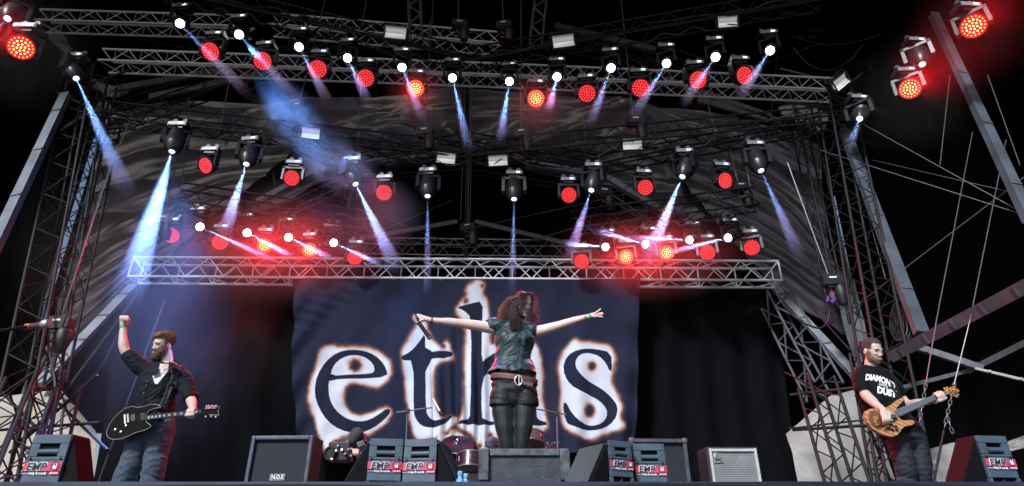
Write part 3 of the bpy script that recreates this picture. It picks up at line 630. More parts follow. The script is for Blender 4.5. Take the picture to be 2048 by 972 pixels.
for (s, Y, tl, sz, lab) in [((791,65),9.0,R(-8),1.15,'floodlight with a painted pale reflection beside the left drop truss'),((1127,82),9.0,R(10),1.15,'floodlight with a painted pale reflection beside the right drop truss'),((1456,43),8.6,R(6),1.05,'floodlight near the top edge, right of the top row'),((621,266),9.2,R(-8),.95,'floodlight inside the blue smoke on the middle truss'),((892,316),9.6,R(-8),.95,'floodlight under the middle truss left of the mast'),((996,321),9.6,R(4),.95,'floodlight under the middle truss right of the mast'),((1265,288),9.3,R(3),.98,'floodlight on the right half of the middle truss'),((1683,163),8.2,R(40),.95,'dull tilted floodlight at the right end of the upper silver truss')]:
    r_ = empty('floodlight', P(*s, Y), lab, 'floodlight', FL)
    q_ = Matrix.Rotation(-tl, 4, 'Y').to_quaternion() @ Quaternion((1,0,0), R(28))
    part('housing', ME['flood_body'], r_, (0,0,0), q_, sz); part('reflector', ME['flood_ref'], r_, (0,0,0), q_, sz); part('bracket', ME['bracket'], r_, (0,0,0), q_, sz)
# ------------------------------------------------------------------ chain hoists
ME['hoist_body'] = mk('motor_body', MB().box((0,0,0),(.26,.17,.17)).box((.15,0,0),(.05,.14,.14)).box((-.02,0,-.10),(.10,.12,.05)), M_BLACK)
ME['hoist_hook'] = mk('hook', MB().tube([(-.02,0,-.10),(-.02,0,-.17),(.03,0,-.22),(.04,0,-.27),(0,0,-.31),(-.05,0,-.28)], .012, 6), M_RED)
ME['hoist_bag'] = mk('chain_bag', MB().lathe([(.01,-.42),(.07,-.40),(.10,-.28),(.105,-.12),(.08,-.08)], 14, Matrix.Translation((.12,0,0))), M_BLACK)
ME['hoist_label'] = mk('nameplate', MB().box((.02,-.087,.03),(.11,.004,.025)), M_WHITE)
CH = 'chain hoists above the trusses'
def hoist(s, Y, up, lab, red=True, bag=True, sc=1.0, top=None):
    p = P(*s, Y); r_ = empty('chain_hoist', p, lab, 'chain hoist', CH)
    q_ = Quaternion((0,0,1), random.uniform(-.4,.4))
    bo = part('motor_body', ME['hoist_body'], r_, (0,0,0), q_, sc); part('nameplate', ME['hoist_label'], bo)
    if red: part('hook', ME['hoist_hook'], r_, (0,0,0), q_, sc)
    if bag: part('chain_bag', ME['hoist_bag'], r_, (0,0,0), q_, sc)
    t = P(*up, Y) if top is None else P(*up, top)
    bar('chain', p+Vector((0,0,.08)), t, .011, M_ROPE, r_, 6)
    return r_
for a in [((597,215),9.3,(655,-20),'hoist with a red hook over the blue smoke'),((848,265),9.6,(868,-20),'hoist left of the mast below the glaring red lamp'),((1042,268),9.6,(1042,-20),'hoist right of the mast with a straight chain'),((1268,243),9.3,(1240,-20),'hoist with a red tag on the right half of the middle truss'),
          ((917,50),9.2,(916,-20),'hoist at the top edge left of the mast'),((1006,52),9.2,(1005,-20),'hoist at the top edge right of the mast'),((936,456),10.9,(940,130),'hoist at the foot of the mast just above the silver truss'),((118,648),8.0,(235,290),'hoist with a chain bag beside the left microphone'),
          ((1660,562),9.0,(1575,325),'flat hoist at the lower end of the right chain'),((327,440),9.8,(352,330),'small hoist at the outer end of the low left row'),((693,378),10.2,(705,300),'small hoist in the blue smoke above the low left row'),((1205,385),10.2,(1198,300),'small hoist above the inner end of the low right row'),((1478,375),9.8,(1460,300),'small hoist at the outer end of the low right row')]:
    hoist(*a)
# centre mast and plain hanging chains
mst = empty('centre_mast', P(933,520,11.1), 'dark centre mast hanging from the roof down to the silver truss', 'mast')
bar('tube', P(933,520,11.1), P(934,120,11.1), .045, M_BLACKT, mst, 10); bar('tube', P(925,300,11.1), P(926,40,11.1), .02, M_BLACKT, mst, 8)
RC = 'steel chains hanging from the roof'
for k, (a_, b_, Y, lab) in enumerate([((722,165),(715,285),9.6,'chain below the fourth red lamp of the top row'),((1166,205),(1170,290),9.6,'chain below the red lamp right of the centre'),((1250,60),(1262,235),9.5,'chain beside the red lamp third from right'),((1412,195),(1432,270),9.2,'chain hanging onto the right half of the middle truss'),((462,150),(436,270),9.2,'chain hanging onto the left half of the middle truss'),((265,225),(240,290),8.9,'short chain over the left canopy'),((946,130),(940,440),11.0,'chain beside the centre mast on its right'),((925,330),(921,440),11.0,'chain beside the centre mast on its left'),((378,195),(365,370),9.8,'chain to the outer end of the low left truss'),((1490,320),(1505,395),9.8,'chain to the outer end of the low right truss'),((733,0),(724,48),9.2,'short chain at the top edge left of the mast'),((860,40),(856,90),9.2,'short chain beside the left floodlight')]):
    o = bar('hanging_chain', P(*a_, Y), P(*b_, Y), .009, M_ROPE, None, 6); tag(o, lab, 'chain', RC)
# ------------------------------------------------------------------ ropes and cables
WR = 'thin stay wires of the stage frame'
for k, (a_, b_, Ya, Yb, r_, lab) in enumerate([((1690,228),(2080,445),9,7,.010,'stay wire running down right from the right tower top'),((1745,320),(2080,398),9,7,.010,'stay wire sloping gently right across the black area'),((1640,300),(2080,440),9,7,.010,'stay wire sloping right below the other one'),((1690,628),(2080,330),9,7.5,.010,'stay wire rising right from the bass player side'),((1945,265),(1873,640),7.5,7.0,.010,'left one of two vertical ropes at the right'),((1900,150),(1880,330),7.5,7.3,.008,'thin rope below the purple spotlight'),((2012,280),(1940,640),7.2,6.8,.010,'right one of two vertical ropes at the right'),((1873,640),(1851,772),7.0,6.9,.010,'rope carrying the chain behind the bass neck'),((1940,640),(1908,770),6.8,6.8,.010,'rope carrying the chain behind the bass head'),((1975,150),(2040,330),7,6.6,.008,'stay wire below the upper right red lamp'),((1710,300),(1790,560),9,8.6,.010,'thin wire beside the tilted right beam'),((1700,300),(1772,560),9,8.6,.008,'second thin wire beside the tilted right beam'),
      ((155,360),(75,640),8.8,8.4,.012,'thin vertical rope left of the bright slit'),((205,370),(130,610),8.8,8.4,.010,'thin rope right of the bright slit'),((540,290),(560,460),9.5,9.5,.006,'thin wire in the blue smoke'),((950,455),(1290,380),10.8,10,.007,'thin wire rising right from the mast foot'),((720,480),(905,400),10.8,10.8,.007,'thin wire rising to the mast from the left'),((660,395),(935,500),10.6,11,.007,'thin wire falling to the silver truss from the left'),((240,300),(430,420),10,10,.006,'thin wire over the left canopy')]):
    o = bar('stay_wire', P(*a_, Ya), P(*b_, Yb), r_*.6, M_ROPE if 'rope' in lab or k < 4 else M_DULL, None, 6); tag(o, lab, 'rope' if 'rope' in lab else 'wire', WR)
cable('power_cable', [P(1585,95,9), P(1620,130,9), P(1660,140,8.8), P(1700,120,8.6), P(1725,90,8.5)], .012, M_CABLE, 'black cable sagging right of the top lamp row', group='sagging cables')
cable('power_cable', [P(1580,70,9), P(1640,88,9), P(1700,86,9), P(1760,70,9)], .010, M_CABLE, 'upper sagging cable right of the top lamp row', group='sagging cables')
cable('power_cable', [P(715,455,11), P(800,480,11), P(930,495,11), P(1060,480,11), P(1150,455,11)], .010, M_DULL, 'long sagging cable across the dark gap above the silver truss', group='sagging cables')
cable('power_cable', [P(1660,620,9), P(1650,650,9), P(1630,655,9), P(1590,635,9.2), P(1560,600,9.4), P(1545,560,9.6)], .014, M_CABLE, 'black cable looping over the right canopy', group='sagging cables')
cable('power_cable', [P(95,640,7.8), P(98,700,7.8), P(110,780,7.8), P(90,860,7.6), P(60,985,7.4)], .016, M_CABLE, 'black cable running down the left tower', group='sagging cables')
cable('power_cable', [P(250,640,8.8), P(205,730,8.6), P(150,790,8.4), P(125,830,8.2), P(120,985,8)], .018, M_CABLE, 'bundle-thick black cable sweeping down left of the guitarist', group='sagging cables')
for k in range(6):
    x0 = 1795+k*5
    cable('coiled_rope', [P(x0-8,505+k*14,8.2), P(x0-6,590,8.2), P(x0+2+k*3,612,8.1), P(x0+12+k*2,660,8.1), P(x0,682,8.1), P(x0-14,655,8.2), P(x0-9,615,8.2), P(x0+4,598,8.15)], .015, M_CABLE, f'dark rope coil behind the tilted right beam, {ORD[k]} loop from the left', 'rope', 'coiled ropes')
# chains behind the bass player
ME['link'] = mk('chain_link', MB().tube([(.014*math.cos(a), 0, .024*math.sin(a)+(.010 if math.sin(a) > 0 else -.010)) for a in [2*math.pi*k/12 for k in range(13)]], .0052, 6, False), M_ROPE)
def link_chain(a_, b_, Y, lab, n=None):
    a = P(*a_, Y); b = P(*b_, Y); d = b-a; n = n or int(d.length/.052); r_ = empty('link_chain', a, lab, 'chain', 'link chains behind the bass player')
    for k in range(n):
        q = Vector((0,0,1)).rotation_difference(d.normalized()) @ Quaternion((0,0,1), (k % 2)*math.pi/2+.5)
        part('chain_link', ME['link'], r_, d*(k/n), q, 1.0)
link_chain((1851,772),(1838,850),6.9,'link chain hanging behind the bass neck'); link_chain((1838,850),(1842,880),6.9,'loose end of the chain behind the bass neck')
link_chain((1908,770),(1888,860),6.8,'link chain hanging behind the bass headstock'); link_chain((1896,838),(1907,872),6.8,'loose chain end beside the bass headstock')
link_chain((1872,915),(1868,965),7.0,'link chain lying near the floor right of the bass player')
o = bar('chain_sling', P(1888,860,6.8), P(1868,960,6.9), .012, M_BLACK, None, 8); tag(o, 'black sling below the chain behind the bass player', 'sling')
o = MB().tube([P(1660,585,8.9), P(1664,590,8.9), P(1668,600,8.9), P(1663,608,8.9), P(1655,604,8.9), P(1657,592,8.9)], [.02,.04,.045,.04,.03,.015], 8).build('purple_sling', mat('purple_webbing', (.07,.05,.16), .7, 0, .3, 20), None, R(60)); tag(o, 'knotted purple sling below the right canopy hoist', 'sling')
# stage fog
def fogbody(name, pts, rad, dens, label, nscale=1.0, cut=.42):
    pass

# ------------------------------------------------------------------ cable looms tied along the black trusses, roof scraps
LM = [((330,-8),(945,134),8.35,9.5,'top row truss, left half'),((945,134),(1640,14),9.5,8.35,'top row truss, right half'),((190,243),(935,326),8.8,9.7,'middle row truss, left half'),((945,323),(1715,250),9.7,8.8,'middle row truss, right half'),((352,408),(738,468),9.7,10.2,'low left truss'),((1143,467),(1512,418),10.2,9.7,'low right truss')]
for i, (a_, b_, Ya, Yb, nm) in enumerate(LM):
    for j in range(2):
        rr = random.Random(i*7+j); pts = []; n = 22
        for k in range(n+1):
            t = k/n; p = P(a_[0]+(b_[0]-a_[0])*t, a_[1]+(b_[1]-a_[1])*t, Ya+(Yb-Ya)*t); pts.append(p+Vector((0, rr.uniform(-.04,.04), rr.uniform(-.03,.05)-(.13*(k % 2) if j == 0 else .03)+j*.30)))
        cable('cable_loom', pts, .011 if j == 0 else .016, M_CABLE, ('black cable drooping between the lamps of the ' if j == 0 else 'thick cable lying inside the ')+nm, group='cable looms', sub=4)
M_SCRAP = mat('pale_roof_film', (.42,.41,.42), .35, 0, .4, 4, .5, 9, spec=.7)
for (rows, lab) in [([[(176,150),(215,165),(262,172)],[(185,172),(215,190),(240,182)]],'scrap of pale roof film above the left tower'), ([[(188,205),(205,196),(225,214)],[(196,232),(212,226),(222,232)]],'small pale film flap at the left tower head'), ([[(1560,208),(1600,205),(1660,222)],[(1575,232),(1610,240),(1655,262)]],'crumpled pale roof film at the head of the right tower'), ([[(1560,262),(1585,255),(1600,270)],[(1566,285),(1588,290),(1602,292)]],'small pale film flap left of the right tower'),([[(96,46),(120,60),(140,96)],[(92,70),(112,90),(128,104)]],'dim film flap at the top left corner')]:
    cloth('roof_film', net(rows, [12.4, 12.3]), 30, 16, lambda u, v: .12*ridged(u*3, v*4, 5)+.05*ridged(u*9, v*9, 6), M_SCRAP, lab, 'roof film', 'pale roof film scraps')
for k in range(26):
    rr = random.Random(k+90); left = k < 13; x = rr.uniform(140, 300) if left else rr.uniform(1560, 1720); y = rr.uniform(130, 300); a_ = rr.uniform(-1.2, 1.2); L0 = rr.uniform(30, 75); Y = rr.uniform(9.6, 11.4)
    o = bar('scaffold_tube', P(x-L0*math.cos(a_), y-L0*math.sin(a_)*.6, Y), P(x+L0*math.cos(a_), y+L0*math.sin(a_)*.6, Y+rr.uniform(-.4,.4)), rr.uniform(.012,.024), rr.choice([M_BLACKT, M_BLACKT, M_DULL]), None, 8)
    o['label'] = 'one of the '+('left' if left else 'right')+' tangle tubes, '+ORD[min(11,(k if left else k-13))]+(' last' if k in (12,25) else '')+(' dull grey' if o.data.name.startswith('tube_dull') else ' black')+' tube at the '+('left' if left else 'right')+' tower head'; o['category'] = 'tube'; o['group'] = 'scaffold tangle at the '+('left' if left else 'right')+' tower head'
# ================================================================== FOG BODIES lit by the lamps inside them
def fogball(name, c, rad, dens, label, power=None, pos=None, lcol=(1,.01,.02), nscale=0, cut=.35, soft=.05, spot=None, group='fog around the lamps', rot=0, colr=(1,1,1)):
    c = Vector(c); g = MB(); n = 20; vs_ = []
    prof = [(max(1e-3, math.sin(math.pi*k/n)), -math.cos(math.pi*k/n)) for k in range(n+1)]
    g.lathe(prof, 28, cap=False); me = g.mesh(name, R(60))
    m = bpy.data.materials.new('stage_fog'); m.use_nodes = True; nt = m.node_tree; nt.nodes.clear()
    out = nt.nodes.new('ShaderNodeOutputMaterial'); v = nt.nodes.new('ShaderNodeVolumePrincipled'); v.inputs['Color'].default_value = (*colr, 1)
    nt.links.new(v.outputs[0], out.inputs['Volume'])
    tc = nt.nodes.new('ShaderNodeTexCoord'); ln = nt.nodes.new('ShaderNodeVectorMath'); ln.operation = 'LENGTH'; nt.links.new(tc.outputs['Object'], ln.inputs[0])
    mr = nt.nodes.new('ShaderNodeMapRange'); mr.interpolation_type = 'SMOOTHSTEP'; mr.inputs['From Min'].default_value = .15; mr.inputs['From Max'].default_value = .99
    mr.inputs['To Min'].default_value = dens; mr.inputs['To Max'].default_value = 0; nt.links.new(ln.outputs['Value'], mr.inputs[0]); cur = mr.outputs[0]
    if nscale:
        nn_ = nt.nodes.new('ShaderNodeTexNoise'); nn_.inputs['Scale'].default_value = nscale; nn_.inputs['Detail'].default_value = 3; nn_.inputs['Distortion'].default_value = .6
        nt.links.new(tc.outputs['Object'], nn_.inputs['Vector']); m2 = nt.nodes.new('ShaderNodeMapRange'); m2.inputs['From Min'].default_value = cut; m2.inputs['From Max'].default_value = cut+.3
        nt.links.new(nn_.outputs[0], m2.inputs[0]); mu = nt.nodes.new('ShaderNodeMath'); mu.operation = 'MULTIPLY'; nt.links.new(cur, mu.inputs[0]); nt.links.new(m2.outputs[0], mu.inputs[1]); cur = mu.outputs[0]
    nt.links.new(cur, v.inputs['Density']); me.materials.append(m)
    o = bpy.data.objects.new(name, me); col.objects.link(o); o.location = c; o.scale = rad; o.rotation_euler = (0, rot, 0)
    tag(o, label, 'fog', group, 'stuff')
    return o
fogball('stage_fog', P(42,100,6.5), (1.1,1.0,1.2), .016, 'red fog round the large lamp in the upper left corner')
fogball('stage_fog', P(1945,60,6.5), (1.0,.9,1.0), .013, 'red fog round the large lamp in the upper right corner')
fogball('stage_fog', P(1822,195,7.4), (1.15,1.0,1.3), .016, 'red fog round the lamp below the purple spotlight')
fogball('stage_fog', P(838,190,8.9), (.8,.7,.9), .08, 'red fog round the glaring lamp left of the mast')
fogball('stage_fog', P(1075,212,8.9), (1.0,.8,1.0), .08, 'red fog round the glaring lamp right of the mast')
fogball('stage_fog', P(768,430,9.4), (.8,.7,.8), .10, 'faint red fog below the red lamp in the wide yoke')
fogball('stage_fog', P(545,490,9.7), (2.6,1.2,1.25), .085, 'red fog filling the low left lamp row', nscale=1.8, cut=.25)
fogball('stage_fog', P(1300,510,9.7), (2.0,1.0,.95), .085, 'red fog filling the low right lamp row', nscale=1.8, cut=.25)
# blue smoke that catches a blue lamp high up on the left
def blue_spot(a, b, size, power, c=(.12,.32,1.0), blend=.8):
    a = Vector(a); b = Vector(b); ld = bpy.data.lights.new('blue_lamp', 'SPOT'); ld.energy = power; ld.color = c; ld.spot_size = R(size); ld.spot_blend = blend; ld.shadow_soft_size = .05
    o = bpy.data.objects.new('blue_lamp', ld); col.objects.link(o); o.location = a; o.rotation_euler = (a-b).to_track_quat('Z', 'Y').to_euler(); return o
fogball('blue_smoke', P(572,228,8.8), (1.15,.55,.62), .8, 'upper part of the blue smoke drifting down from the top lamp row', nscale=2.3, cut=.42, group='blue smoke', rot=R(48))
fogball('blue_smoke', P(668,322,9.0), (1.25,.6,.55), .9, 'lower part of the blue smoke over the left arch beam', nscale=2.0, cut=.42, group='blue smoke', rot=R(38))
blue_spot(P(478,75,8.2), P(640,300,8.9), 34, 1800)
# bluish air on the left behind the guitarist
fogball('blue_air', P(300,640,8.6), (2.3,1.6,2.6), .025, 'blue lit air behind the guitarist', nscale=1.3, cut=.3, group='blue air')
blue_spot(P(345,300,8.7), P(320,720,7.8), 34, 12000)
fogball('blue_air', P(455,690,9.2), (.9,.8,1.5), .06, 'thin blue wisp right of the guitarist', nscale=2.2, cut=.5, group='blue air', rot=R(15))
fogball('blue_air', P(160,450,9.2), (1.5,1.0,2.2), .02, 'dim blue air in the left tower', nscale=1.0, cut=.3, group='blue air')
# ================================================================== BACKDROP PRINT (flat print on cloth)
def Z5(l): return [(580+x/2.858, 560+y/2.858) for x, y in l]
def smoothpoly(p, it=1):
    for _ in range(it):
        q = []
        for i in range(len(p)):
            a, b = p[i], p[(i+1) % len(p)]; q += [(a[0]*.75+b[0]*.25, a[1]*.75+b[1]*.25), (a[0]*.25+b[0]*.75, a[1]*.25+b[1]*.75)]
        p = q
    return p
def smoothpoly0(l): return smoothpoly(smoothpoly(Z6(l)))
def Z6(l): return [(800+x/2.859, 560+y/2.859) for x, y in l]
L_e = Z5([(562,555),(400,562),(228,570),(221,610),(226,670),(245,720),(285,768),(340,800),(400,808),(460,796),(515,765),(556,733),(582,752),(540,803),(480,845),(405,872),(330,872),(250,838),(185,770),(148,690),(140,620),(155,540),(200,465),(270,415),(350,398),(420,402),(480,425),(525,465),(550,505)])
C_e = Z5([(235,549),(243,508),(275,464),(330,433),(385,428),(435,443),(468,472),(482,502),(479,522),(462,532),(350,540)])
L_t = Z5([(772,300),(745,343),(705,392),(668,420),(635,437),(640,461),(705,458),(705,740),(715,790),(750,833),(800,848),(860,838),(905,805),(935,770),(905,775),(870,797),(828,805),(797,790),(778,750),(775,451),(920,447),(935,404),(774,412)])
L_h = Z6([(320,157),(400,136),(474,118),(470,250),(466,480),(500,440),(545,415),(600,397),(650,395),(720,420),(770,480),(780,560),(780,780),(795,800),(840,808),(840,832),(645,832),(645,808),(690,800),(700,780),(700,560),(680,500),(640,475),(580,480),(520,510),(466,575),(466,780),(480,800),(548,808),(548,830),(330,828),(335,805),(385,800),(405,770),(408,215),(368,176)])
L_s = Z6([(1208,412),(1213,518),(1197,519),(1180,478),(1142,436),(1093,418),(1050,420),(1015,440),(1000,478),(1012,520),(1060,568),(1150,618),(1210,668),(1243,720),(1240,780),(1203,828),(1140,857),(1065,861),(992,840),(946,815),(930,703),(952,700),(972,745),(1012,800),(1070,832),(1130,830),(1174,802),(1187,758),(1168,714),(1108,668),(1000,622),(952,572),(932,512),(944,450),(985,410),(1050,393),(1120,393)])
W_e = Z5([(180,378),(155,440),(125,530),(103,640),(110,720),(138,800),(152,870),(180,920),(190,965),(225,965),(240,925),(330,893),(440,890),(520,850),(575,792),(583,752),(560,722),(510,735),(470,757),(420,772),(370,767),(330,735),(308,690),(304,645),(318,600),(380,585),(450,605),(500,615),(530,598),(577,565),(584,500),(560,448),(510,405),(450,384),(380,377),(300,388),(240,372)])
H_e = Z5([(335,470),(365,447),(400,455),(410,485),(395,512),(362,522),(335,505)])
W_t = Z5([(632,425),(650,395),(690,330),(708,270),(730,235),(775,225),(785,260),(800,330),(830,360),(870,385),(880,350),(912,352),(922,385),(935,430),(925,462),(860,475),(828,505),(822,640),(832,720),(850,765),(890,790),(935,775),(960,800),(925,850),(870,880),(850,905),(800,900),(740,925),(700,880),(682,800),(668,700),(655,560),(640,470)])
W_h = Z6([(318,160),(345,112),(392,90),(375,50),(410,15),(450,-6),(492,30),(470,72),(500,120),(512,200),(510,340),(530,378),(620,340),(760,350),(800,410),(818,520),(818,700),(840,790),(852,830),(820,872),(780,890),(740,960),(600,990),(480,985),(440,940),(415,890),(365,868),(322,845),(345,790),(362,740),(368,600),(360,450),(372,300),(352,225),(330,190)])
W_s = Z6([(905,470),(925,420),(965,365),(1000,330),(1030,352),(1080,355),(1170,365),(1220,385),(1234,440),(1228,500),(1215,570),(1238,640),(1262,720),(1258,800),(1295,835),(1270,852),(1200,872),(1140,895),(1080,915),(1000,890),(950,860),(925,800),(915,700),(928,640),(915,560)])
H_s1 = smoothpoly0([(1075,478),(1098,462),(1118,480),(1122,508),(1098,522),(1080,505)]); H_s2 = smoothpoly0([(1045,735),(1070,700),(1105,712),(1122,750),(1100,790),(1062,780)])
W_f = Z6([(200,960),(215,880),(240,860),(262,900),(300,850),(340,880),(380,900),(420,990),(300,1000),(210,1000)])
def inside(poly, X, Y):
    r = np.zeros(X.shape, bool); n = len(poly); j = n-1
    for i in range(n):
        xi, yi = poly[i]; xj, yj = poly[j]
        c = ((yi > Y) != (yj > Y)) & (X < (xj-xi)*(Y-yi)/(yj-yi+1e-12)+xi); r ^= c; j = i
    return r
def edist(poly, X, Y):
    d = np.full(X.shape, 1e9); n = len(poly)
    for i in range(n):
        x0, y0 = poly[i]; x1, y1 = poly[(i+1) % n]; dx, dy = x1-x0, y1-y0; L2 = dx*dx+dy*dy+1e-9
        t = np.clip(((X-x0)*dx+(Y-y0)*dy)/L2, 0, 1); d = np.minimum(d, np.hypot(X-(x0+t*dx), Y-(y0+t*dy)))
    return d
def sdf(poly, X, Y): d = edist(poly, X, Y); return np.where(inside(poly, X, Y), d, -d)
nu, nv = 760, 372
U, V = np.meshgrid(np.linspace(0, 1, nu+1), np.linspace(0, 1, nv+1))
xl = 583+8*V+3*np.sin(V*9); xr = 1281-11*V-2*np.sin(V*7); PX = xl+(xr-xl)*U
PY = 556+ (V*(906-556))+ 4*np.sin(U*3.1)*(1-V)-0*U
rng = np.random.RandomState(3)
def vnoise(X, Y, s):
    """cheap smooth value noise"""
    g = rng.rand(64, 128); x = X/s; y = Y/s; xi = np.floor(x).astype(int); yi = np.floor(y).astype(int); fx = x-xi; fy = y-yi
    fx = fx*fx*(3-2*fx); fy = fy*fy*(3-2*fy); G = lambda a, b: g[b % 64, a % 128]
    return (G(xi, yi)*(1-fx)+G(xi+1, yi)*fx)*(1-fy)+(G(xi, yi+1)*(1-fx)+G(xi+1, yi+1)*fx)*fy
wx = PX+(vnoise(PX, PY, 24)-.5)*5+(vnoise(PX, PY, 9)-.5)*2.5; wy = PY+(vnoise(PX+50, PY, 24)-.5)*5+(vnoise(PX, PY+9, 9)-.5)*2.5
white = np.full(PX.shape, -1e9)
for w_, hs_ in ((W_e,[H_e]),(W_t,[]),(W_h,[]),(W_s,[H_s1,H_s2]),(W_f,[])):
    s_ = sdf(smoothpoly(w_), wx, wy)
    for h_ in hs_: s_ = np.minimum(s_, -sdf(h_, wx, wy))
    white = np.maximum(white, s_)
for (hx, hy, hr) in ((932,600,5),(965,572,4),(885,690,5),(905,880,6),(960,893,5),(980,870,4)):   # scorched spots in the flames
    white = np.minimum(white, np.hypot(wx-hx, wy-hy)-hr)
DARK = np.array([.014,.018,.038]); BROWN = np.array([.20,.085,.06]); TAN = np.array([.55,.33,.23]); WH = np.array([.60,.64,.74])
def ramp(s, stops):
    out = np.zeros(s.shape+(3,))
    xs = [a for a, _ in stops]
    for k in range(3): out[..., k] = np.interp(s, xs, [c[k] for _, c in stops])
    return out
C = ramp(white, [(-7, DARK), (-3, BROWN*.35+DARK*.65), (.3, TAN*.35+BROWN*.65), (3.2, TAN*.5+WH*.5), (8, WH)])
blot = np.clip((vnoise(PX, PY, 22)-.25)*2, 0, 1)[..., None]; C = np.where((white > 2)[..., None], C*(.90+.1*blot), C)
lx = PX+(vnoise(PX, PY, 3)-.5)*.7; ly = PY
let = np.full(PX.shape, -1e9)
for p_ in (L_t, L_h, L_s): let = np.maximum(let, sdf(smoothpoly(p_), lx, ly))
let = np.maximum(let, np.minimum(sdf(smoothpoly(L_e), lx, ly), 1e9)); ce = sdf(smoothpoly(C_e), lx, ly); let = np.minimum(let, -ce)
k_ = np.clip(let*1.1+.5, 0, 1)[..., None]; C = C*(1-k_)+(DARK*.85)*k_
YB = 10.75
tt = (YB-CAM.y)/(CP+(PY-486)/FPX*SP); BX = (PX-1024)/FPX*tt; BZ = CAM.z+(SP-(PY-486)/FPX*CP)*tt
fold = .035*np.sin(U*46+3*np.sin(V*2.2)+4*vnoise(U*100, V*40, 30))*(.3+.7*V)+.03*np.sin(U*95+2*V)*V**2*(U > .4)
e1 = np.exp(-U*14); fold += e1*.05*np.sin((V*14+U*40)*2)*(1-.3*V)+.05*np.exp(-(1-U)*20)*np.sin(V*22)
fold += .045*np.exp(-((U-.52)/.10)**2)*np.sin(U*190)*np.clip(V*1.6-.3, 0, 1)+.02*(vnoise(PX, PY, 28)-.5)
dg = np.abs((U-.0)*1.6+(V)*1.0-.30); fold += .010*np.exp(-(dg/.10)**2)*np.sin((U*1.0-V*1.6)*60)
BY = YB+fold
co = np.stack([BX, BY, BZ], -1).reshape(-1, 3)
me = bpy.data.meshes.new('banner'); idx = (np.arange(nv)[:, None]*(nu+1)+np.arange(nu)[None]).reshape(-1)
fa = np.stack([idx, idx+1, idx+nu+2, idx+nu+1], -1)
me.vertices.add(len(co)); me.vertices.foreach_set('co', co.reshape(-1)); me.loops.add(fa.size); me.loops.foreach_set('vertex_index', fa.reshape(-1).astype(np.int32))
me.polygons.add(len(fa)); me.polygons.foreach_set('loop_start', (np.arange(len(fa))*4).astype(np.int32)); me.update(); me.validate(); smooth(me)
ca = me.color_attributes.new('print', 'FLOAT_COLOR', 'POINT'); ca.data.foreach_set('color', np.concatenate([C.reshape(-1, 3), np.ones((len(co), 1))], -1).reshape(-1).astype(np.float32))
bmt = bpy.data.materials.new('printed_banner_cloth'); bmt.use_nodes = True; nt = bmt.node_tree; bs = nt.nodes['Principled BSDF']; at_ = nt.nodes.new('ShaderNodeAttribute'); at_.attribute_name = 'print'
nt.links.new(at_.outputs['Color'], bs.inputs['Base Color']); bs.inputs['Roughness'].default_value = .8; bs.inputs['Specular IOR Level'].default_value = .12
n1 = nt.nodes.new('ShaderNodeTexNoise'); n1.inputs['Scale'].default_value = 60; b1 = nt.nodes.new('ShaderNodeBump'); b1.inputs['Strength'].default_value = .25; b1.inputs['Distance'].default_value = .01
nt.links.new(n1.outputs[0], b1.inputs['Height']); nt.links.new(b1.outputs[0], bs.inputs['Normal'])
bn = linkmesh('banner', me, None, bmt); tag(bn, 'large dark banner printed with the glowing burnt letters eths', 'banner')
# ================================================================== GEAR ON THE STAGE
M_CAB = mat('cabinet_tolex', (.016,.018,.022), .65, 0, .3, 20, .4, 150)
M_CLOTH = mat('speaker_cloth', (.012,.018,.024), .8, 0, .3, 30, .3, 200)
M_TRIM = mat('cabinet_trim', (.07,.085,.11), .45, .2, .3, 15)
def text_obj(name, body, size, loc, m, parent, ext=.002, rotz=0, offset=0, shear=0, sx=1.0, rotx=math.pi/2, spacing=1):
    cu = bpy.data.curves.new(name, 'FONT'); cu.body = body; cu.size = size; cu.align_x = 'CENTER'; cu.align_y = 'CENTER'; cu.extrude = ext; cu.offset = offset; cu.shear = shear; cu.space_character = spacing
    t = bpy.data.objects.new(name, cu); col.objects.link(t); dg_ = bpy.context.evaluated_depsgraph_get(); me = bpy.data.meshes.new_from_object(t.evaluated_get(dg_)); bpy.data.objects.remove(t); bpy.data.curves.remove(cu)
    me.name = name; me.materials.clear(); o = linkmesh(name, me, parent, m); o.location = loc; o.rotation_euler = (rotx, 0, rotz); o.scale = (sx, 1, 1); return o
M_PINK = mat('label_red', (.62,.06,.13), .45, 0, .1); M_PRINTW = mat('label_white', (.8,.82,.86), .5, 0, .04); M_LETTER = mat('label_navy', (.02,.035,.07), .5, 0, .05)
M_MON = mat('monitor_paint', (.058,.095,.135), .5, 0, .3, 7, .06, 200)
M_GRILLE = mat('grille_metal', (.02,.026,.032), .5, .4, .3, 14)
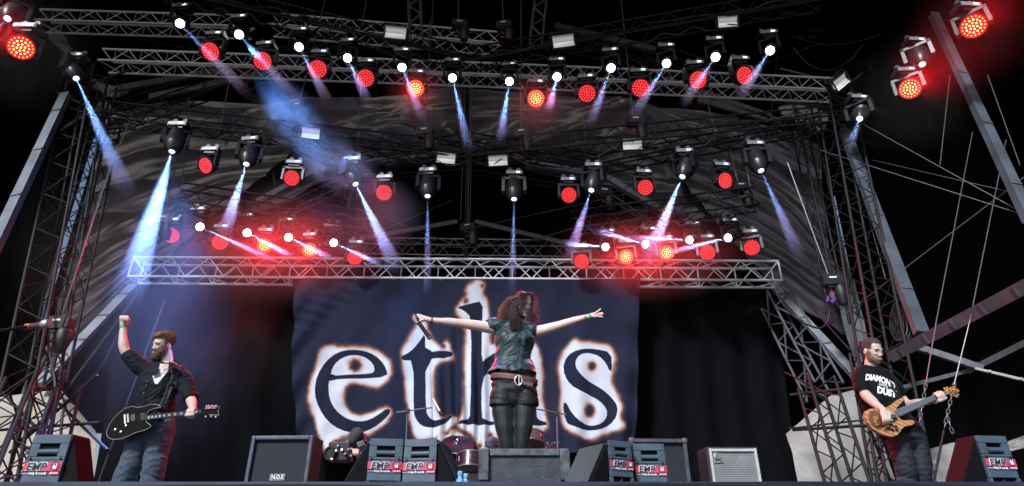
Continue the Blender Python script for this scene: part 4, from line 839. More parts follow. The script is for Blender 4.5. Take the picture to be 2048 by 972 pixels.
def emp(parent, w, z, y, cx=0):
    """the red strip with its lettering; local front is -Y"""
    s = w/.30
    MB().box((cx, y, z), (w, .004, .062*s)).build('label_strip', M_PINK, parent, local=True)
    text_obj('lettering_outline', 'EMP', .074*s, (cx-.045*s, y-.004, z), M_PRINTW, parent, .0012, offset=.0055*s, shear=.15, sx=1.15)
    text_obj('lettering', 'EMP', .074*s, (cx-.045*s, y-.008, z), M_LETTER, parent, .0012, offset=.0008*s, shear=.15, sx=1.15)
    g = MB(); 
    for r_ in (.027, .036): g.tube([(cx+.105*s+r_*s*math.cos(a), y-.004, z+r_*s*math.sin(a)*.95) for a in [2*math.pi*k/24 for k in range(25)]], .0014*s, 4, False)
    g.build('ring_mark', M_LETTER, parent, local=True)
    g = MB().box((cx+.105*s, y-.006, z-.006*s), (.026*s, .003, .022*s)).box((cx+.095*s, y-.006, z+.012*s), (.006*s, .003, .022*s)).box((cx+.115*s, y-.006, z+.012*s), (.006*s, .003, .022*s)).box((cx+.088*s, y-.006, z-.002*s), (.010*s, .003, .008*s), Matrix.Rotation(.6, 3, 'Y'))
    g.build('horned_hand_mark', M_PRINTW, parent, local=True)
    text_obj('small_lettering', 'powered by', .013*s, (cx-.115*s, y-.003, z-.046*s), M_PRINTW, parent, .0008)
    text_obj('small_lettering', 'Holy Records', .025*s, (cx-.020*s, y-.003, z-.047*s), M_PRINTW, parent, .0008, offset=.0006)
    MB().box((cx+.108*s, y-.001, z-.046*s), (.072*s, .003, .020*s)).build('label_strip', M_PINK, parent, local=True)
    text_obj('small_lettering', 'LIVE LOUD', .014*s, (cx+.108*s, y-.004, z-.046*s), M_PRINTW, parent, .0008, offset=.0004)
def monitor(px0, px1, pyt, Y, yaw, sl, sr, label, grille=True, h=None, tilt=0, group='floor monitors along the stage edge', red=False):
    """stage monitor: handle and label face the camera, the grille is the sloped flank"""
    pt = P((px0+px1)/2, pyt, Y); w = (P(px1, pyt, Y)-P(px0, pyt, Y)).length/max(.5, math.cos(yaw)); h = pt.z-.0
    r_ = empty('stage_monitor', (pt.x, Y, 0), label, 'stage monitor', group); r_.rotation_euler = (0, 0, yaw)
    D = .34 if grille else .16; hw = w/2
    s0 = w/.225; zm = h-.142*s0; zl = h-.268*s0
    poly = [(-hw-sl*.9, 0.012), (-hw-sl*.9, .05), (-hw, h-.02), (-hw+.012, h), (hw-.012, h), (hw, h-.02), (hw+sr*.9, .05), (hw+sr*.9, .012)]
    MB().prism(poly, .01, D).build('cabinet', M_FLANK, r_, None, .006, local=True)
    # front panel with a real handle opening: four strips around the hole
    hx0, hx1, hz0, hz1 = -hw*.52, hw*.52, h-.122*s0, h-.052*s0
    g = MB(); f = -.012
    def strip(x0, x1, z0, z1): g.box(((x0+x1)/2, (f+.012)/2, (z0+z1)/2), (x1-x0, .022, z1-z0))
    strip(-hw+.004, hw-.004, hz1, h-.006); strip(-hw+.004, hx0, hz0, hz1-.001); strip(hx1, hw-.004, hz0, hz1-.001); strip(-hw+.004, hw-.004, zm+.002, hz0-.001)
    g.build('upper_panel', M_MON, r_, None, .003, local=True)
    MB().box((0, .012, (hz0+hz1)/2), (hx1-hx0, .003, hz1-hz0)).build('handle_recess', M_BLACK, r_, local=True)
    MB().tube([(hx0, 0, (hz0+hz1)/2-.008), (hx1, 0, (hz0+hz1)/2-.008)], .016, 10).build('handle', M_MON, r_, R(50), local=True)
    MB().box((0, (f+.012)/2, (zm+zl)/2), (w-.01, .020, zm-zl)).build('lower_panel', M_MON, r_, None, .003, local=True)
    MB().box((-hw+.012, 0, zl/2), (.02, .02, zl-.004)).box((hw-.012, 0, zl/2), (.02, .02, zl-.004)).build('foot_frame', M_MON, r_, local=True)
    MB().tube([(-hw*.7, 0, .02), (-hw*.4, 0, zl*.8), (0, 0, zl*.95), (hw*.4, 0, zl*.8), (hw*.7, 0, .02)], .006, 6).build('cable_loop', M_CABLE, r_, R(50), local=True)
    for sx_ in (-hw*.78, hw*.78):
        MB().lathe([(.009, 0), (.007, .005)], 10, Matrix.Translation((sx_, f, (hz0+hz1)/2-.05)) @ Matrix.Rotation(R(90), 4, 'X')).build('screw', M_BLACK, r_, local=True)
    emp(r_, w*.97, zm-.034*s0, f-.004)
    for s, sgn in ((sl, -1), (sr, 1)):
        if s <= .02 or not grille: continue
        x0, z0, x1, z1 = sgn*hw, h-.03, sgn*(hw+s*.9), .06
        n = Vector((z0-z1, 0, (x1-x0)*sgn)).normalized()*sgn; n = Vector((sgn*abs(z0-z1), 0, abs(x1-x0))).normalized()
        d = Vector((x1-x0, 0, z1-z0)); L = d.length; d.normalize()
        g = MB(); rows = 26; cols = 22
        for i in range(rows):
            c = Vector((x0, 0, z0))+d*L*((i+.5)/rows)+n*.008
            g.box((c.x, D/2, c.z), (.5*L/rows, D-.05, .006), Matrix((d, Vector((0, 1, 0)), n)).transposed())
        for j in range(cols):
            y = .03+(D-.06)*(j+.5)/cols; a_ = Vector((x0, y, z0))+n*.012; g.tube([a_, a_+d*L], .0035, 4)
        gg = g.build('grille', M_GRILLE, r_, local=True); gg['kind'] = 'stuff'
        MB().box((x0, D/2, z0), (.012, D, .012)).build('edge_trim', M_TRIM, r_, local=True)
    return r_
monitor(70, 150, 868, 3.9, R(-4), .0, .20, 'leftmost monitor, standing apart before the pale tarp', False)
monitor(741, 808, 876, 4.4, R(8), .26, 0, 'monitor with the slatted grille on its left, left one of the centre pair')
monitor(809, 877, 877, 4.4, R(-8), 0, .26, 'monitor touching its neighbour, next to the water bottles')
monitor(1213, 1263, 881, 4.4, R(30), .30, 0, 'monitor turned left with the perforated grille beside the flight case')
monitor(1264, 1328, 886, 4.55, R(3), 0, .0, 'monitor in front of the right black cabinet')
monitor(1945, 2012, 870, 3.9, R(8), .30, .02, 'rightmost monitor at the far end of the stage', False)
# guitar cabinets
def cab(px0, px1, pyt, Y, label, yaw=0, logo=None, base=.35, corner=False):
    a = P(px0, pyt, Y); b = P(px1, pyt, Y); w = b.x-a.x; top = a.z; h = top-base; r_ = empty('speaker_cabinet', ((a.x+b.x)/2, Y, base), label, 'speaker cabinet', 'guitar cabinets'); r_.rotation_euler = (0, 0, yaw)
    t = .045
    MB().box((0, .20, h/2), (w, .34, h)).build('box_body', M_CAB, r_, None, .01, local=True)
    MB().box((-w/2+t/2, 0, h/2), (t, .06, h)).build('side_edge', M_TRIM, r_, None, .008, local=True); MB().box((w/2-t/2, 0, h/2), (t, .06, h)).build('side_edge', M_TRIM, r_, None, .008, local=True)
    MB().box((0, 0, h-t/2), (w-2*t-.002, .06, t)).build('top_edge', M_TRIM, r_, None, .008, local=True)
    g = MB().box((0, .026, h/2-t/2), (w-2*t, .012, h-t)).build('front_cloth', M_CLOTH, r_, local=True)
    if corner:
        for s in (-1, 1): MB().box((s*(w/2-.02), -.012, h-.02), (.06, .06, .06)).build('corner_cap', M_DULL, r_, None, .015, local=True)
    if logo:
        MB().box((0, .016, h*.40), (.17, .012, .065)).build('badge', M_LETTER, r_, local=True)
        text_obj('badge_lettering', logo, .058, (0, .008, h*.40), M_PRINTW, r_, .002, offset=.002)
        g = MB()
        for z in (-.032, .032): g.box((0, .008, h*.40+z), (.17, .006, .004))
        for x in (-.085, .085): g.box((x, .008, h*.40), (.004, .006, .068))
        g.build('badge_border', M_PRINTW, r_, local=True)
    MB().box((0, .2, -base/2-.002), (w*.98, .33, base-.004)).build('riser_box', M_CAB, r_, local=True)
    return r_
cab(505, 629, 872, 7.9, 'black cabinet with the N.O.S badge at the left of the banner', R(-3), 'N.O.S')
cab(1258, 1372, 878, 7.9, 'black cabinet with metal corners behind the right monitors', R(3), None, corner=True)
# bass cabinet with silver grille
a = P(1416, 895, 7.9); b = P(1512, 895, 7.9); w = b.x-a.x; h = a.z-.3
r_ = empty('bass_cabinet', ((a.x+b.x)/2, 7.9, .3), 'bass cabinet with a pale grille in a light frame right of the banner', 'speaker cabinet')
MB().box((0, .22, h/2), (w+.05, .40, h+.02)).build('box_body', M_CAB, r_, None, .01, local=True)
g = MB().box((-w/2+.02, 0, h/2), (.03, .03, h-.02)).box((w/2-.02, 0, h/2), (.03, .03, h-.02)).box((0, 0, h-.03), (w-.07, .03, .03)); g.build('front_frame', mat('pale_frame', (.55,.57,.6), .4, .2, .1), r_, local=True)
gm = bpy.data.materials.new('woven_grille'); gm.use_nodes = True; nt = gm.node_tree; bs = nt.nodes['Principled BSDF']; tc = nt.nodes.new('ShaderNodeTexCoord'); ck = nt.nodes.new('ShaderNodeTexChecker'); ck.inputs['Scale'].default_value = 70; ck.inputs['Color1'].default_value = (.30,.31,.33,1); ck.inputs['Color2'].default_value = (.08,.085,.09,1)
mp = nt.nodes.new('ShaderNodeMapping'); mp.inputs['Rotation'].default_value = (0, R(45), 0); nt.links.new(tc.outputs['Object'], mp.inputs[0]); nt.links.new(mp.outputs[0], ck.inputs[0]); nt.links.new(ck.outputs[0], bs.inputs['Base Color']); bs.inputs['Roughness'].default_value = .5
g = MB(); n1_ = 28; vs_ = []
for j in range(n1_+1):
    for i in range(n1_+1):
        x = (i/n1_-.5)*(w-.075); z = h*j/n1_*.955; dd = 0
        for cx_, cz_ in ((-w/4, h*.72), (w/4, h*.72), (-w/4, h*.27), (w/4, h*.27)): dd = max(dd, 1-math.hypot(x-cx_, z-cz_)/(w*.22))
        vs_.append((x, .012-.012*max(0, dd), z))
g.add(vs_, [(j*(n1_+1)+i, j*(n1_+1)+i+1, (j+1)*(n1_+1)+i+1, (j+1)*(n1_+1)+i) for j in range(n1_) for i in range(n1_)]).build('grille', gm, r_, R(80), local=True)
MB().lathe([(.042,0),(.042,.008),(.034,.010),(.034,.004),(.024,.004),(.024,.010),(.012,.010)], 24, Matrix.Translation((-w/2+.095, -.004, h-.10)) @ Matrix.Rotation(R(90), 4, 'X')).build('round_badge', M_CHROME, r_, local=True)
MB().box((-w/2+.135, -.006, h-.145), (.02, .008, .05)).box((-w/2+.105, -.006, h-.17), (.11, .008, .02)).build('badge_tail', M_CHROME, r_, local=True)
MB().box((0, .22, -.15), (w, .4, .296)).build('riser_box', M_CAB, r_, local=True)
# flight case the singer stands on
M_CASE = mat('case_laminate', (.035,.045,.055), .6, 0, .45, 9, .4, 60); M_CASEF = mat('case_edge', (.075,.095,.115), .5, .15, .6, 14, .4, 70)
a = P(958, 898, 4.8); b = P(1139, 898, 4.8); w = b.x-a.x; h = a.z; cx_ = (a.x+b.x)/2
fc = empty('flight_case', (cx_, 4.8, 0), 'scuffed black flight case the singer stands on', 'flight case')
MB().box((0, .45, h/2), (w-.03, .86, h-.02)).build('case_body', M_CASE, fc, None, .004, local=True)
MB().box((0, .012, h-.024), (w-.152, .03, .046)).build('top_rail', M_CASEF, fc, None, .006, local=True)
for s in (-1, 1):
    MB().box((s*(w/2-.037), .0, h-.11), (.075, .05, .22)).build('corner_block', M_CASEF, fc, None, .008, local=True)
    MB().box((s*(w/2-.037), .008, (h-.225)/2), (.06, .035, h-.228)).build('side_rail', M_CASEF, fc, None, .006, local=True)
    MB().box((s*(w/2-.02), .47, h-.02), (.035, .84, .035)).build('top_edge', M_CASEF, fc, None, .006, local=True)
MB().lathe([(.010, 0), (.008, .006)], 12, Matrix.Translation((w*.20, -.006, .12)) @ Matrix.Rotation(R(90), 4, 'X')).build('stud', M_CHROME, fc, local=True)
MB().box((0, .45, h+.003), (w-.02, .84, .012)).build('lid', M_CASE, fc, None, .004, local=True)
# water bottles
M_WATER = mat('blue_water_bottle', (.25,.55,.85), .12, 0, .1, 10, spec=.7); M_WATER.node_tree.nodes['Principled BSDF'].inputs['Transmission Weight'].default_value = .35
def bottle(px, py, Y, s, label):
    p = P(px, py, Y); r_ = empty('water_bottle', (p.x, Y, .02), label, 'bottle', 'water bottles'); top = p.z-.02; k = top/.27
    MB().lathe([(.028,0),(.034,.01),(.034,.06),(.031,.07),(.034,.08),(.034,.13),(.031,.14),(.034,.15),(.033,.19),(.022,.225),(.0135,.235),(.0135,.25)], 20, Matrix.Diagonal((s, s, k, 1))).build('bottle_body', M_WATER, r_, R(50), local=True)
    MB().lathe([(.016,.246),(.017,.25),(.017,.268),(.014,.27)], 16, Matrix.Diagonal((s, s, k, 1))).build('cap', mat('blue_cap', (.12,.4,.8), .4), r_, R(50), local=True)
    MB().lathe([(.0348,.082),(.0348,.128)], 20, Matrix.Diagonal((s, s, k, 1)), cap=False).build('sleeve', mat('bottle_label', (.35,.5,.75), .5, 0, .4, 30), r_, R(50), local=True)
bottle(921, 936, 4.0, 1.0, 'blue water bottle with a wider body, left of the two'); bottle(932, 941, 4.15, .85, 'smaller blue water bottle behind the wider one')
for r__ in [o for o in col.objects if o.name.startswith('water_bottle')]:
    r__.location.z = 0.002
# drum kit parts showing behind
DK = 'drum kit behind the singer'
def cymbal(px, py, Y, r, tilt, yawv, label):
    p = P(px, py, Y); rt_ = Matrix.Rotation(yawv, 4, 'Y') @ Matrix.Rotation(tilt, 4, 'X'); r_ = empty('cymbal', p, label, 'cymbal', 'cymbals')
    MB().lathe([(.012,.022),(.03,.02),(.045,.008),(r*.6,.0),(r,-.012),(r,-.014),(r*.6,-.003),(.04,.004),(.012,.017)], 40, rt_).build('plate', mat('dark_cymbal', (.03,.035,.05), .3, .6, .2, 6), r_, R(30), local=True)
    MB().lathe([(.014,.02),(.014,.05),(.008,.055)], 12, rt_).build('wing_nut', M_CHROME, r_, local=True)
    bar('stand', p, Vector((p.x+.05, p.y+.1, .3)), .012, M_CHROME, r_, 8)
cymbal(915, 886, 7.8, .20, R(38), R(5), 'dark cymbal tilted forward left of the drummer, white print on it')
cymbal(1098, 893, 7.8, .15, R(20), R(-28), 'small dark cymbal tipped on edge right of the singer legs')
p = P(1090, 870, 8.2)
def drum(px, py, Y, r, hgt, tiltx, label, m):
    p = P(px, py, Y); rt_ = Matrix.Rotation(tiltx, 4, 'X'); r_ = empty('drum', p, label, 'drum', DK)
    MB().lathe([(r, -hgt/2), (r, hgt/2)], 32, rt_).build('shell', m, r_, R(40), local=True)
    for z in (-hgt/2, hgt/2): MB().lathe([(r*1.0, z-.008), (r*1.02, z-.006), (r*1.02, z+.006), (r*1.0, z+.008), (r*.97, z+.006)], 32, rt_).build('hoop', M_DULL, r_, R(40), local=True)
    for k in range(8):
        a_ = 2*math.pi*k/8; q = rt_ @ Vector((r*1.03*math.cos(a_), r*1.03*math.sin(a_), 0)); MB().box(q, (.014, .014, hgt*.35), rt_.to_3x3()).build('lug', M_DULL, r_, local=True)
drum(942, 928, 7.2, .17, .16, R(-18), 'wine red tom drum just left of the flight case', mat('wine_shell', (.03,.008,.014), .25, 0, .3, 5, coat=.6))
drum(1062, 880, 8.4, .17, .14, R(-20), 'pale red drum behind the right leg of the singer', mat('pale_red_shell', (.12,.05,.06), .3, 0, .2, 5))
drum(962, 965, 7.4, .28, .35, R(-90), 'dark bass drum half hidden behind the flight case', mat('dark_shell', (.02,.02,.03), .25, 0, .3, 5, coat=.6))
# microphone stands behind
def mic(name, a, b, label, body=M_BLACK, s=1.0, top=None):
    a = Vector(a); b = Vector(b); r_ = empty(name, a, label, 'microphone', 'microphones'); d = (b-a).normalized(); mt = Matrix.Translation(Vector()) ; q = d.to_track_quat('Z','Y').to_matrix().to_4x4(); L = (b-a).length
    MB().lathe([(.009*s, 0), (.013*s, .01), (.019*s, L*.72), (.022*s, L*.75)], 16, q).build('handle', body, r_, R(50), local=True)
    MB().lathe([(.022*s, L*.75), (.026*s, L*.78), (.027*s, L*.9), (.018*s, L*.99), (.004*s, L)], 16, q).build('head_grille', top or M_DULL, r_, R(50), local=True); return r_
def stand(base, top, b0, b1, Y, label):
    r_ = empty('microphone_stand', P(*base, Y), label, 'microphone stand', 'microphone stands')
    bar('pole', P(*base, Y), P(*top, Y), .011, M_DULL, r_, 8); bar('boom', P(*b0, Y), P(*b1, Y), .009, M_DULL, r_, 8)
    MB().box(P(*top, Y), (.05, .05, .05)).build('clutch', M_BLACK, r_)
stand((808,985), (815,822), (793,825), (864,815), 7.6, 'microphone stand with its boom pointing right, left of the singer')
mic('microphone', P(866,797,7.6), P(884,831,7.55), 'pale microphone held slanting on the left stand', mat('pale_mic', (.55,.58,.6), .35, .3, .1), .8, M_BLACK)
stand((1117,985), (1114,827), (1132,829), (1073,818), 7.6, 'microphone stand with its boom pointing left, right of the singer')
bar('boom_arm', P(-40,668,3.0), P(62,652,3.2), .009, M_BLACKT); tag(col.objects[-1], 'black boom arm reaching in from the left edge to the orange microphone', 'boom arm')
mic('microphone', P(52,654,3.2), P(97,647,3.15), 'purple microphone with an orange ring at the left edge', mat('purple_mic', (.12,.05,.12), .35, 0, .1), .9, mat('mic_grille', (.55,.57,.6), .3, .6, .2, 60))
MB().tube([P(53,653.5,3.2)+Vector((0,-.0,0)), P(62,652.2,3.19)], .0165, 12).build('microphone_ring', mat('orange_ring', (.75,.16,.03), .5)); tag(col.objects[-1], 'orange ring on the purple microphone', 'ring')
# camera crew gear behind the left centre monitor
vc = empty('video_camera', P(690,900,6.2), 'black shoulder video camera with a furry microphone behind the left centre monitor', 'video camera')
MB().box(P(700,885,6.2), (.30,.16,.10), Matrix.Rotation(R(-18),3,'Y')).build('camera_body', M_BLACK, vc, None, .01)
MB().box(P(682,905,6.1), (.20,.18,.17)).build('lens_box', M_BLACK, vc, None, .012)
MB().lathe([(.05,-.08),(.055,.05),(.06,.06),(.06,.075),(.048,.075),(.044,.06)], 24, Matrix.Translation(P(668,908,6.05)) @ Matrix.Rotation(R(90),4,'X') @ Matrix.Rotation(R(-20),4,'Y')).build('lens', M_BLACK, vc, R(30))
g = MB().lathe([(.005,-.10),(.05,-.085),(.062,0),(.055,.07),(.02,.10)], 18, Matrix.Translation(P(708,875,6.1)) @ Matrix.Rotation(R(35),4,'Y')); g.build('furry_microphone', mat('grey_fur', (.05,.055,.06), .95, 0, .4, 80, .8, 150), vc, R(60))
bar('arm', P(695,880,6.05), P(693,897,6.05), .009, M_CHROME, vc, 8)
MB().box(P(722,888,6.05), (.07,.03,.05), Matrix.Rotation(R(-20),3,'Y')).build('viewfinder', M_TRIM, vc, None, .006)
for k, (x, y) in enumerate([(676,892),(684,900),(690,908),(664,918),(702,912),(672,902),(697,899)]): MB().lathe([(.012,-.02),(.014,0),(.010,.012)], 10, Matrix.Translation(P(x,y,5.98)) @ Matrix.Rotation(R(80),4,'X')).build('knob', M_CHROME if k % 2 else M_DULL, vc, R(40))
# ================================================================== PEOPLE
def J(px, py, Y): return P(px, py, Y)
class Body:
    """closed lofts and ellipsoids, melted into one continuous surface"""
    def __init__(s): s.m = MB()
    def limb(s, pts, n=14, side=None):
        """pts: (pos, rx[, ry]) ; rx across 'side', ry along view depth"""
        P_ = [Vector(p[0]) for p in pts]; out = []
        # densify with Catmull-Rom so that limbs bend softly
        q = [P_[0]*2-P_[1]]+P_+[P_[-1]*2-P_[-2]]; rr = [(p[1], p[2] if len(p) > 2 else p[1]) for p in pts]; rr = [rr[0]]+rr+[rr[-1]]
        for i in range(1, len(q)-2):
            K = 5
            for k in range(K):
                t = k/K; p0, p1, p2, p3 = q[i-1:i+3]
                pos = .5*((2*p1)+(p2-p0)*t+(2*p0-5*p1+4*p2-p3)*t*t+(3*p1-p0-3*p2+p3)*t**3)
                f = t*t*(3-2*t); out.append((pos, rr[i][0]*(1-f)+rr[i+1][0]*f, rr[i][1]*(1-f)+rr[i+1][1]*f))
        out.append((P_[-1], rr[-2][0], rr[-2][1]))
        vs_ = []; N_ = len(out)
        for i, (pos, a, b) in enumerate(out):
            t = (out[min(i+1, N_-1)][0]-out[max(i-1, 0)][0]).normalized()
            sd_ = Vector(side) if side is not None else t.cross(Vector((0, 1, 0)))
            if sd_.length < .1: sd_ = Vector((1, 0, 0))
            sd_ = (sd_-t*sd_.dot(t)).normalized(); dp = t.cross(sd_).normalized()
            for k in range(n):
                an = 2*math.pi*k/n; vs_.append(pos+sd_*a*math.cos(an)+dp*b*math.sin(an))
        # rounded ends
        t0 = (out[0][0]-out[1][0]).normalized(); t1 = (out[-1][0]-out[-2][0]).normalized()
        k0 = len(vs_); fs_ = [(i*n+k, i*n+(k+1) % n, (i+1)*n+(k+1) % n, (i+1)*n+k) for i in range(N_-1) for k in range(n)]
        r0 = min(out[0][1], out[0][2]); r1 = min(out[-1][1], out[-1][2])
        for e, (tt_, rr_, base, pos) in enumerate(((t0, r0, 0, out[0][0]), (t1, r1, (N_-1)*n, out[-1][0]))):
            prev = list(range(base, base+n))
            for c, h in ((.8, .55), (.45, .85)):
                ring = [pos+(vs_[base+k]-pos)*c+tt_*rr_*h for k in range(n)]; b0 = len(vs_); vs_ += ring; cur = list(range(b0, b0+n))
                fs_ += [(prev[k], prev[(k+1) % n], cur[(k+1) % n], cur[k]) for k in range(n)]; prev = cur
            vs_.append(pos+tt_*rr_); a_ = len(vs_)-1; fs_ += [(prev[k], prev[(k+1) % n], a_) for k in range(n)]
        s.m.add(vs_, fs_); return s
    def ball(s, c, r, rot=None, n=18):
        r = (r, r, r) if not isinstance(r, (tuple, list)) else r
        mt = Matrix.Translation(Vector(c)) @ (rot.to_4x4() if rot is not None else Matrix()) @ Matrix.Diagonal((*r, 1))
        s.m.lathe([(max(1e-3, math.sin(math.pi*k/n)), -math.cos(math.pi*k/n)) for k in range(n+1)], n+4, mt); return s
    def melt(s, name, m, parent, voxel=.005, iters=6, shape=None, solid=None, cutfn=None):
        o_ = off(parent); s.m.v = [(v[0]-o_.x, v[1]-o_.y, v[2]-o_.z) for v in s.m.v]
        me = s.m.mesh(name); t = bpy.data.objects.new(name, me); col.objects.link(t)
        rm = t.modifiers.new('r', 'REMESH'); rm.mode = 'VOXEL'; rm.voxel_size = voxel; rm.adaptivity = 0
        sm_ = t.modifiers.new('s', 'SMOOTH'); sm_.iterations = iters; sm_.factor = .5
        dg_ = bpy.context.evaluated_depsgraph_get(); me2 = bpy.data.meshes.new_from_object(t.evaluated_get(dg_)); bpy.data.objects.remove(t)
        if shape is not None:
            n = len(me2.vertices); co = np.empty(n*3, np.float32); me2.vertices.foreach_get('co', co); no = np.empty(n*3, np.float32); me2.vertices.foreach_get('normal', no)
            co = co.reshape(-1, 3); no = no.reshape(-1, 3)
            for i in range(n):
                w_ = Vector(co[i])+o_; d_ = shape(w_, Vector(no[i]))
                if d_: co[i] += no[i]*d_
            me2.vertices.foreach_set('co', co.reshape(-1)); me2.update()
        if cutfn is not None:
            bm = bmesh.new(); bm.from_mesh(me2); bmesh.ops.delete(bm, geom=[v for v in bm.verts if cutfn(v.co+o_)], context='VERTS'); bm.to_mesh(me2); bm.free()
        me2.name = name; smooth(me2); me2.materials.clear(); o = linkmesh(name, me2, parent, m)
        if solid:
            md = o.modifiers.new('hem', 'SOLIDIFY'); md.thickness = solid; md.offset = 1
        return o
def skin_mat(name, c, c2):
    m = mat(name, c, .45, 0, .06, 25, .08, 300, spec=.4); b = m.node_tree.nodes['Principled BSDF']; b.inputs['Subsurface Weight'].default_value = .12; b.inputs['Subsurface Radius'].default_value = (.6,.25,.15); b.inputs['Subsurface Scale'].default_value = .02; return m
SK1 = skin_mat('skin_fair', (.78,.60,.54), 0); SK2 = skin_mat('skin_light', (.60,.44,.39), 0); SK3 = skin_mat('skin_warm', (.56,.42,.37), 0)
M_EYE = mat('eye_dark', (.03,.02,.02), .2, 0, 0); M_LIP = mat('lips_red', (.42,.05,.07), .35, 0, .1); M_LIPM = mat('lips_pale', (.42,.20,.18), .45, 0, .1)
def basis(yaw, pitch, roll=0):
    """head frame: local -Y face, X to the person's left as seen from the front (image right), Z up"""
    return (Matrix.Rotation(yaw, 3, 'Z') @ Matrix.Rotation(pitch, 3, 'X') @ Matrix.Rotation(roll, 3, 'Y'))
def head(body, c, Rm, k=1.0, female=False):
    """adds the skull, jaw and face to a body; c = centre of the skull at eye height"""
    L = lambda x, y, z: Vector(c)+Rm @ Vector((x*k, y*k, z*k))
    A = lambda p, r: body.ball(L(*p), tuple(v*k for v in r) if isinstance(r, tuple) else r*k, Rm)
    A((0,.012,.035), (.073,.092,.082)); A((0,-.022,-.005), (.062,.070,.085)); A((0,-.030,-.062), (.050 if female else .056,.055,.045)); A((0,-.060,-.098), (.022 if female else .030,.022,.020))
    A((0,-.072,.022), (.052,.018,.014)); A((-.030,-.068,-.022), (.020,.018,.016)); A((.030,-.068,-.022), (.020,.018,.016))
    body.limb([(L(0,-.086,.012), .007*k), (L(0,-.093,-.012), .008*k), (L(0,-.101,-.030), .0105*k)], 10); A((-.010,-.092,-.035), (.008,.009,.007)); A((.010,-.092,-.035), (.008,.009,.007))
    A((0,-.085,-.062), (.024,.012,.010)); A((0,-.083,-.078), (.020,.012,.008))
    A((-.074,.018,-.008), (.010,.020,.032)); A((.074,.018,-.008), (.010,.020,.032))
    return L
def face(parent, L, Rm, k, lips, gaze=0, brow=None, closed=True):
    off_ = off(parent)
    for s in (-1, 1):
        b = Body(); b.ball(L(s*.030,-.078,.003)-off_, (.0135*k,.008*k,.0052*k), Rm, 10); b.m.build('eye', M_EYE, parent, R(60), local=True)
        if brow is not None:
            g = MB().tube([L(s*.012,-.091,.020)-off_, L(s*.030,-.092,.027)-off_, L(s*.050,-.077,.022)-off_], [.0035*k,.0045*k,.002*k], 6); g.build('eyebrow', brow, parent, R(60), local=True)
    b = Body(); b.ball(L(0,-.096,-.064)-off_, (.021*k,.006*k,.0055*k), Rm, 10); b.ball(L(0,-.094,-.074)-off_, (.017*k,.007*k,.0060*k), Rm, 10); b.m.build('lips', lips, parent, R(60), local=True)
def hand_open(body, wrist, d, up, k=1.0, spread=.18, curl=.1, thumb=1, lens=(.075,.083,.078,.062), fr=.0085):
    """palm from the wrist along d; fingers fan in the plane of d and up; thumb on side +up*thumb"""
    d = Vector(d).normalized(); up = Vector(up); up = (up-d*up.dot(d)).normalized(); nrm = d.cross(up)
    W = Vector(wrist); kc = W+d*.085*k
    body.limb([(W, .024*k, .019*k), (W+d*.04*k, .034*k, .016*k), (kc, .038*k, .014*k)], 12, side=up)
    for i, ln in enumerate(lens):
        o_ = (1.5-i)*.0195*k*thumb; a = (1.5-i)*spread*thumb; fd = (d*math.cos(a)+up*math.sin(a)).normalized(); b0 = kc+up*o_-d*.008
        c1 = curl*(1+.15*i); p1 = b0+fd*ln*.48*k; f2 = (fd*math.cos(c1)-nrm*math.sin(c1)).normalized(); p2 = p1+f2*ln*.32*k; f3 = (fd*math.cos(2*c1)-nrm*math.sin(2*c1)).normalized(); p3 = p2+f3*ln*.26*k
        body.limb([(b0, fr*1.1*k), (p1, fr*k), (p2, fr*.93*k), (p3, fr*.8*k)], 8)
    t0 = W+d*.03*k+up*thumb*.025*k; td = (d*.65+up*thumb*.76-nrm*.1).normalized(); body.limb([(t0, .012*k), (t0+td*.035*k, .0105*k), (t0+td*.035*k+(td+d*.5).normalized()*.03*k, .0085*k)], 8)
def hand_grip(body, palm, axis, backdir, k=1.0, r=.018, thumbdir=1, fr=.0088):
    """fist round a bar: axis = direction of the bar, backdir = side on which the back of the hand lies"""
    ax = Vector(axis).normalized(); bk = Vector(backdir); bk = (bk-ax*bk.dot(ax)).normalized(); sd_ = ax.cross(bk); C0 = Vector(palm)
    body.limb([(C0+bk*(r+.014)-ax*.032*k+sd_*.012, .016*k), (C0+bk*(r+.016)+ax*.03*k+sd_*.012, .018*k)], 10)
    for i in range(4):
        o_ = (i-1.5)*.0195*k; ln = (.95, 1.0, .97, .85)[i]; pts = []
        for j, an in enumerate((80, 30, -25, -80, -130)):
            a = R(an); rr_ = (r+.009)*(1.15 if j < 2 else 1.0)*ln; pts.append((C0+ax*o_+sd_*thumbdir*math.cos(a)*rr_+bk*math.sin(a)*rr_, fr*k*(1-.04*j)))
        body.limb(pts, 8)
    tb = C0+ax*.036*k+bk*(r+.01)-sd_*thumbdir*.01
    body.limb([(tb, .012*k), (tb-sd_*thumbdir*(r+.012)+ax*.006, .0105*k), (tb-sd_*thumbdir*(r+.004)-bk*(r+.022)+ax*.0, .0088*k)], 8)
def on_surface(bvh, p, d=Vector((0,1,0)), lift=.004):
    h = bvh.ray_cast(p-d*1.0, d, 3.0)
    return (h[0]-d*lift) if h[0] is not None else None
def bvh_of(o):
    dg_ = bpy.context.evaluated_depsgraph_get(); bm = bmesh.new(); bm.from_mesh(o.data); bm.transform(Matrix.Translation(off(o))); b = BVHTree.FromBMesh(bm); bm.free(); return b
